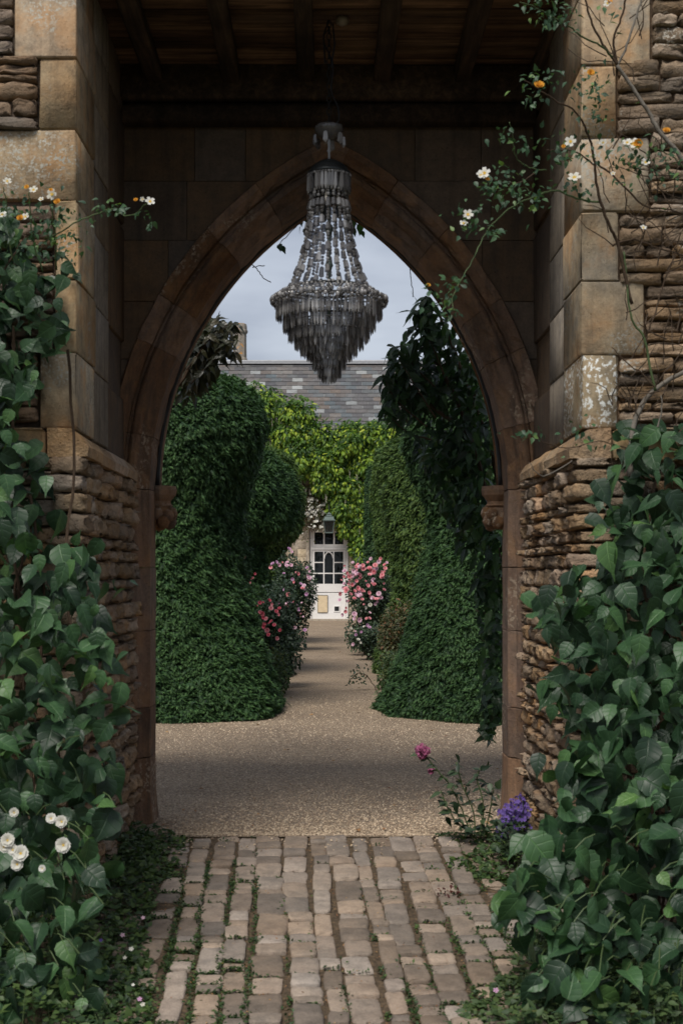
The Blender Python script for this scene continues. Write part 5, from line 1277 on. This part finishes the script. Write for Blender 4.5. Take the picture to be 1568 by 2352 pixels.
P = np.array([at(u, v, 8.96) for u, v, s in pos]); n = len(P); al = np.array([0, 0, -1.0]) + RNG.normal(0, .3, (n, 3)); leaf_parts('leaf', [OVAL], P, al, np.array([0, -1, .2]) + RNG.normal(0, .3, (n, 3)), [p[2] for p in pos], 'glossy_leaf', dang)

# ================================================================== plants at the foot of the piers
def carpet(name, label, cat, box, n, size, mat, hfun, seed, group=None, tm=None):
    t_ = thing(name, label, cat, ((box[0] + box[1]) / 2, (box[2] + box[3]) / 2, gz((box[2] + box[3]) / 2)), group); rg = np.random.default_rng(seed)
    x = rg.uniform(box[0], box[1], n * 2); y = rg.uniform(box[2], box[3], n * 2); h = hfun(x, y); cl_ = np.sin(x * 19 + seed) * np.sin(y * 13 + x * 5) * .5 + .5
    kp = (h > 0) & (rg.random(n * 2) < .35 + .65 * cl_); x, y, h, cl_ = x[kp][:n], y[kp][:n], h[kp][:n], cl_[kp][:n]; N = len(x)
    z = np.array([gz(a) for a in y]) + h * (rg.random(N) ** .6) * (.45 + .7 * cl_)
    al = unit(N); al[:, 2] = np.abs(al[:, 2]) * .4; nr = unit(N) * .65 + np.array([0, -.35, 1])
    scatter('foliage', tm or OVAL, np.stack([x, y, z], 1), al, nr, size * rg.uniform(.6, 1.4, N), mat, t_, smooth=True, rnd=rg.beta(1.6, 2.4, N) * .999)
    g = MB()
    for i in range(0, N, 14): g.tube([(x[i] + rg.normal(0, .02), y[i] + rg.normal(0, .02), gz(y[i]) - .015), (x[i], y[i], z[i])], .0018, 4)
    o = g.build('stems', 'green_stem', t_); o['kind'] = 'stuff'
    return t_
gl_ = carpet('geranium_patch', 'sprawling low geraniums with tiny pink flowers at the foot of the left pier', 'plants', (-1.35, -.62, 5.1, 8.0), 4200, .034, 'weed_leaf', lambda x, y: np.clip(.24 - (x + 1.2) * (.42 + .16 * (y - 5.2)), -.1, .24), 31)
for (u, v, s, m) in ((329, 2108, 5, 'pale_petal'), (282, 2148, 6, 'pale_petal'), (328, 2467 - 160, 6, W_), (212, 2485 - 160, 5, 'pale_petal'), (321, 2535 - 160 - 80, 6, 'mauve_petal'), (287, 2200, 5, W_), (232, 2160, 5, 'purple_petal'), (302, 2180, 6, W_), (306, 2262, 4, W_)):
    p = at(u, v, 1); k = (EYE - .12 + .05) / -(p.z - EYE) if p.z < EYE else 5.5; Y = min(6.4, max(5.3, (EYE - gz(5.6) - .16) / ((v - CV) / FP))); blossom('bloom', STAR, at(u, v, Y), (0, -.7, .7), s / FP * Y, m, gl_)
gr_ = carpet('clover_patch', 'fresh green creeping plants with one pink flower at the foot of the right pier', 'plants', (.42, 1.35, 5.1, 6.5), 3000, .03, 'herb_leaf', lambda x, y: np.clip((x - .40 - .42 * (y - 5.2)) * .3, -.1, .16), 32)
blossom('bloom', STAR, at(1138, 2275, 5.55), (0, -.7, .7), 7 / FP * 5.55, 'mauve_petal', gr_)
carpet('weed_tuft', 'dark weeds along the base of the left jamb', 'weeds', (-1.12, -.72, 7.2, 8.2), 900, .03, 'weed_leaf', lambda x, y: np.clip(.09 - (x + 1.1) * .3, -.1, .1), 33)
carpet('weed_tuft', 'dark leafy weeds at the base of the right jamb under the valerian', 'weeds', (.62, 1.14, 7.2, 8.2), 900, .036, 'weed_leaf', lambda x, y: np.clip((x - .72 - .1 * np.sin(y * 9)) * .32, -.1, .12), 34)
# red valerian
va = thing('valerian', 'red valerian with one magenta flower head leaning out from the right jamb', 'valerian', (.86, 7.95, 0))
YV = 7.95; vp = [[(1085, 1925), (1060, 1860), (1030, 1800), (1000, 1765), (972, 1728)], [(1090, 1925), (1085, 1860), (1060, 1800), (1048, 1750)], [(1100, 1925), (1110, 1850), (1095, 1790), (1102, 1765)], [(1095, 1925), (1050, 1890), (1025, 1850), (1012, 1815)], [(1110, 1925), (1125, 1860), (1132, 1810)]]
P = []; A = []
for pts in vp:
    path = smooth_path([at(u, v, YV) for u, v in pts], 5, .003); MB().tube(path, .004, 5).build('stem', 'green_stem', va, True)
    for q in path[2::2]:
        for sd in (-1, 1): P.append(q); A.append((sd * 1.0 + random.gauss(0, .3), random.gauss(-.2, .5), random.gauss(-.1, .35)))
    for k in range(14):
        q = random.choice(path[1:]); P.append(q + Vector((random.gauss(0, .02), random.gauss(0, .03), random.gauss(0, .03)))); A.append((random.gauss(0, 1), random.gauss(-.2, .6), random.gauss(-.1, .5)))
n = len(P); leaf_parts('leaf', [OVAL, LANCE[0]], np.array([tuple(p) for p in P]), np.array(A), np.array([0, -.4, 1]) + RNG.normal(0, .4, (n, 3)), RNG.uniform(.035, .08, n), 'rose_leaf', va)
def head(c, rx, rz, n, sz, mat, par, nm='flower_head'):
    q = unit(n) * (RNG.random((n, 1)) ** .4) * np.array([rx, rx, rz]); o = scatter(nm, STAR, np.array(c) + q, unit(n), q + np.array([0, -.02, .01]), RNG.uniform(.6, 1.3, n) * sz, mat, par); o['kind'] = 'stuff'; return o
head(at(969, 1726, YV), .045, .045, 130, .010, 'magenta_petal', va); head(at(988, 1768, YV), .022, .02, 30, .009, 'magenta_petal', va)
# violet salvia
sa = thing('salvia', 'clump of violet blue salvia spikes against the foot of the right pier', 'salvia', (1.02, 7.55, 0))
YS = 7.5; n = 0
for (u, v0, v1) in ((1152, 1945, 1862), (1163, 1945, 1850), (1172, 1945, 1838), (1182, 1945, 1842), (1192, 1945, 1828), (1200, 1945, 1838), (1207, 1945, 1852), (1158, 1945, 1880), (1188, 1945, 1862)):
    b0, b1 = at(u + random.uniform(-6, 6), v0 + 15, YS), at(u, v1, YS + random.uniform(-.08, .08)); MB().tube([b0, b0.lerp(b1, .5) + Vector((.005, 0, 0)), b1], .003, 5).build('stem', 'green_stem', sa)
    m = 46; f = RNG.random(m) ** .8; Pq = np.array([tuple(b0.lerp(b1, .45 + .57 * float(a))) for a in f]) + RNG.normal(0, .011, (m, 3))
    o = scatter('flower_spike', STAR, Pq, unit(m), unit(m) * .6 + np.array([0, -.8, .4]), RNG.uniform(.006, .013, m), 'purple_petal', sa); o['kind'] = 'stuff'
n = 240; P = np.array([at(random.uniform(1140, 1215), random.uniform(1885, 1965), YS + random.uniform(-.12, .1)) for _ in range(n)]); scatter('foliage', OVAL, P, unit(n) * .7 + np.array([0, -.2, .3]), unit(n) * .5 + np.array([0, -.5, .8]), RNG.uniform(.025, .05, n), 'rose_leaf', sa)
# red leaved weed among the cobbles and bare roots against the ceiling edge
rw = thing('red_weed', 'small dark red leaved weed growing between the cobbles on the right', 'weed', tuple(at(1030, 2020, 6.98)))
n = 46; c = np.array(at(1033, 2028, 6.95)); c[2] = gz(6.95) + .02; P = c + RNG.normal(0, .022, (n, 3)) * np.array([1.6, 1, .9]); leaf('red_leaf', (.05, .012, .012), (.09, .02, .018), (.12, .04, .03), .55, .2)
scatter('foliage', OVAL, P, unit(n), unit(n) * .5 + np.array([0, -.3, 1]), RNG.uniform(.012, .03, n), 'red_leaf', rw)
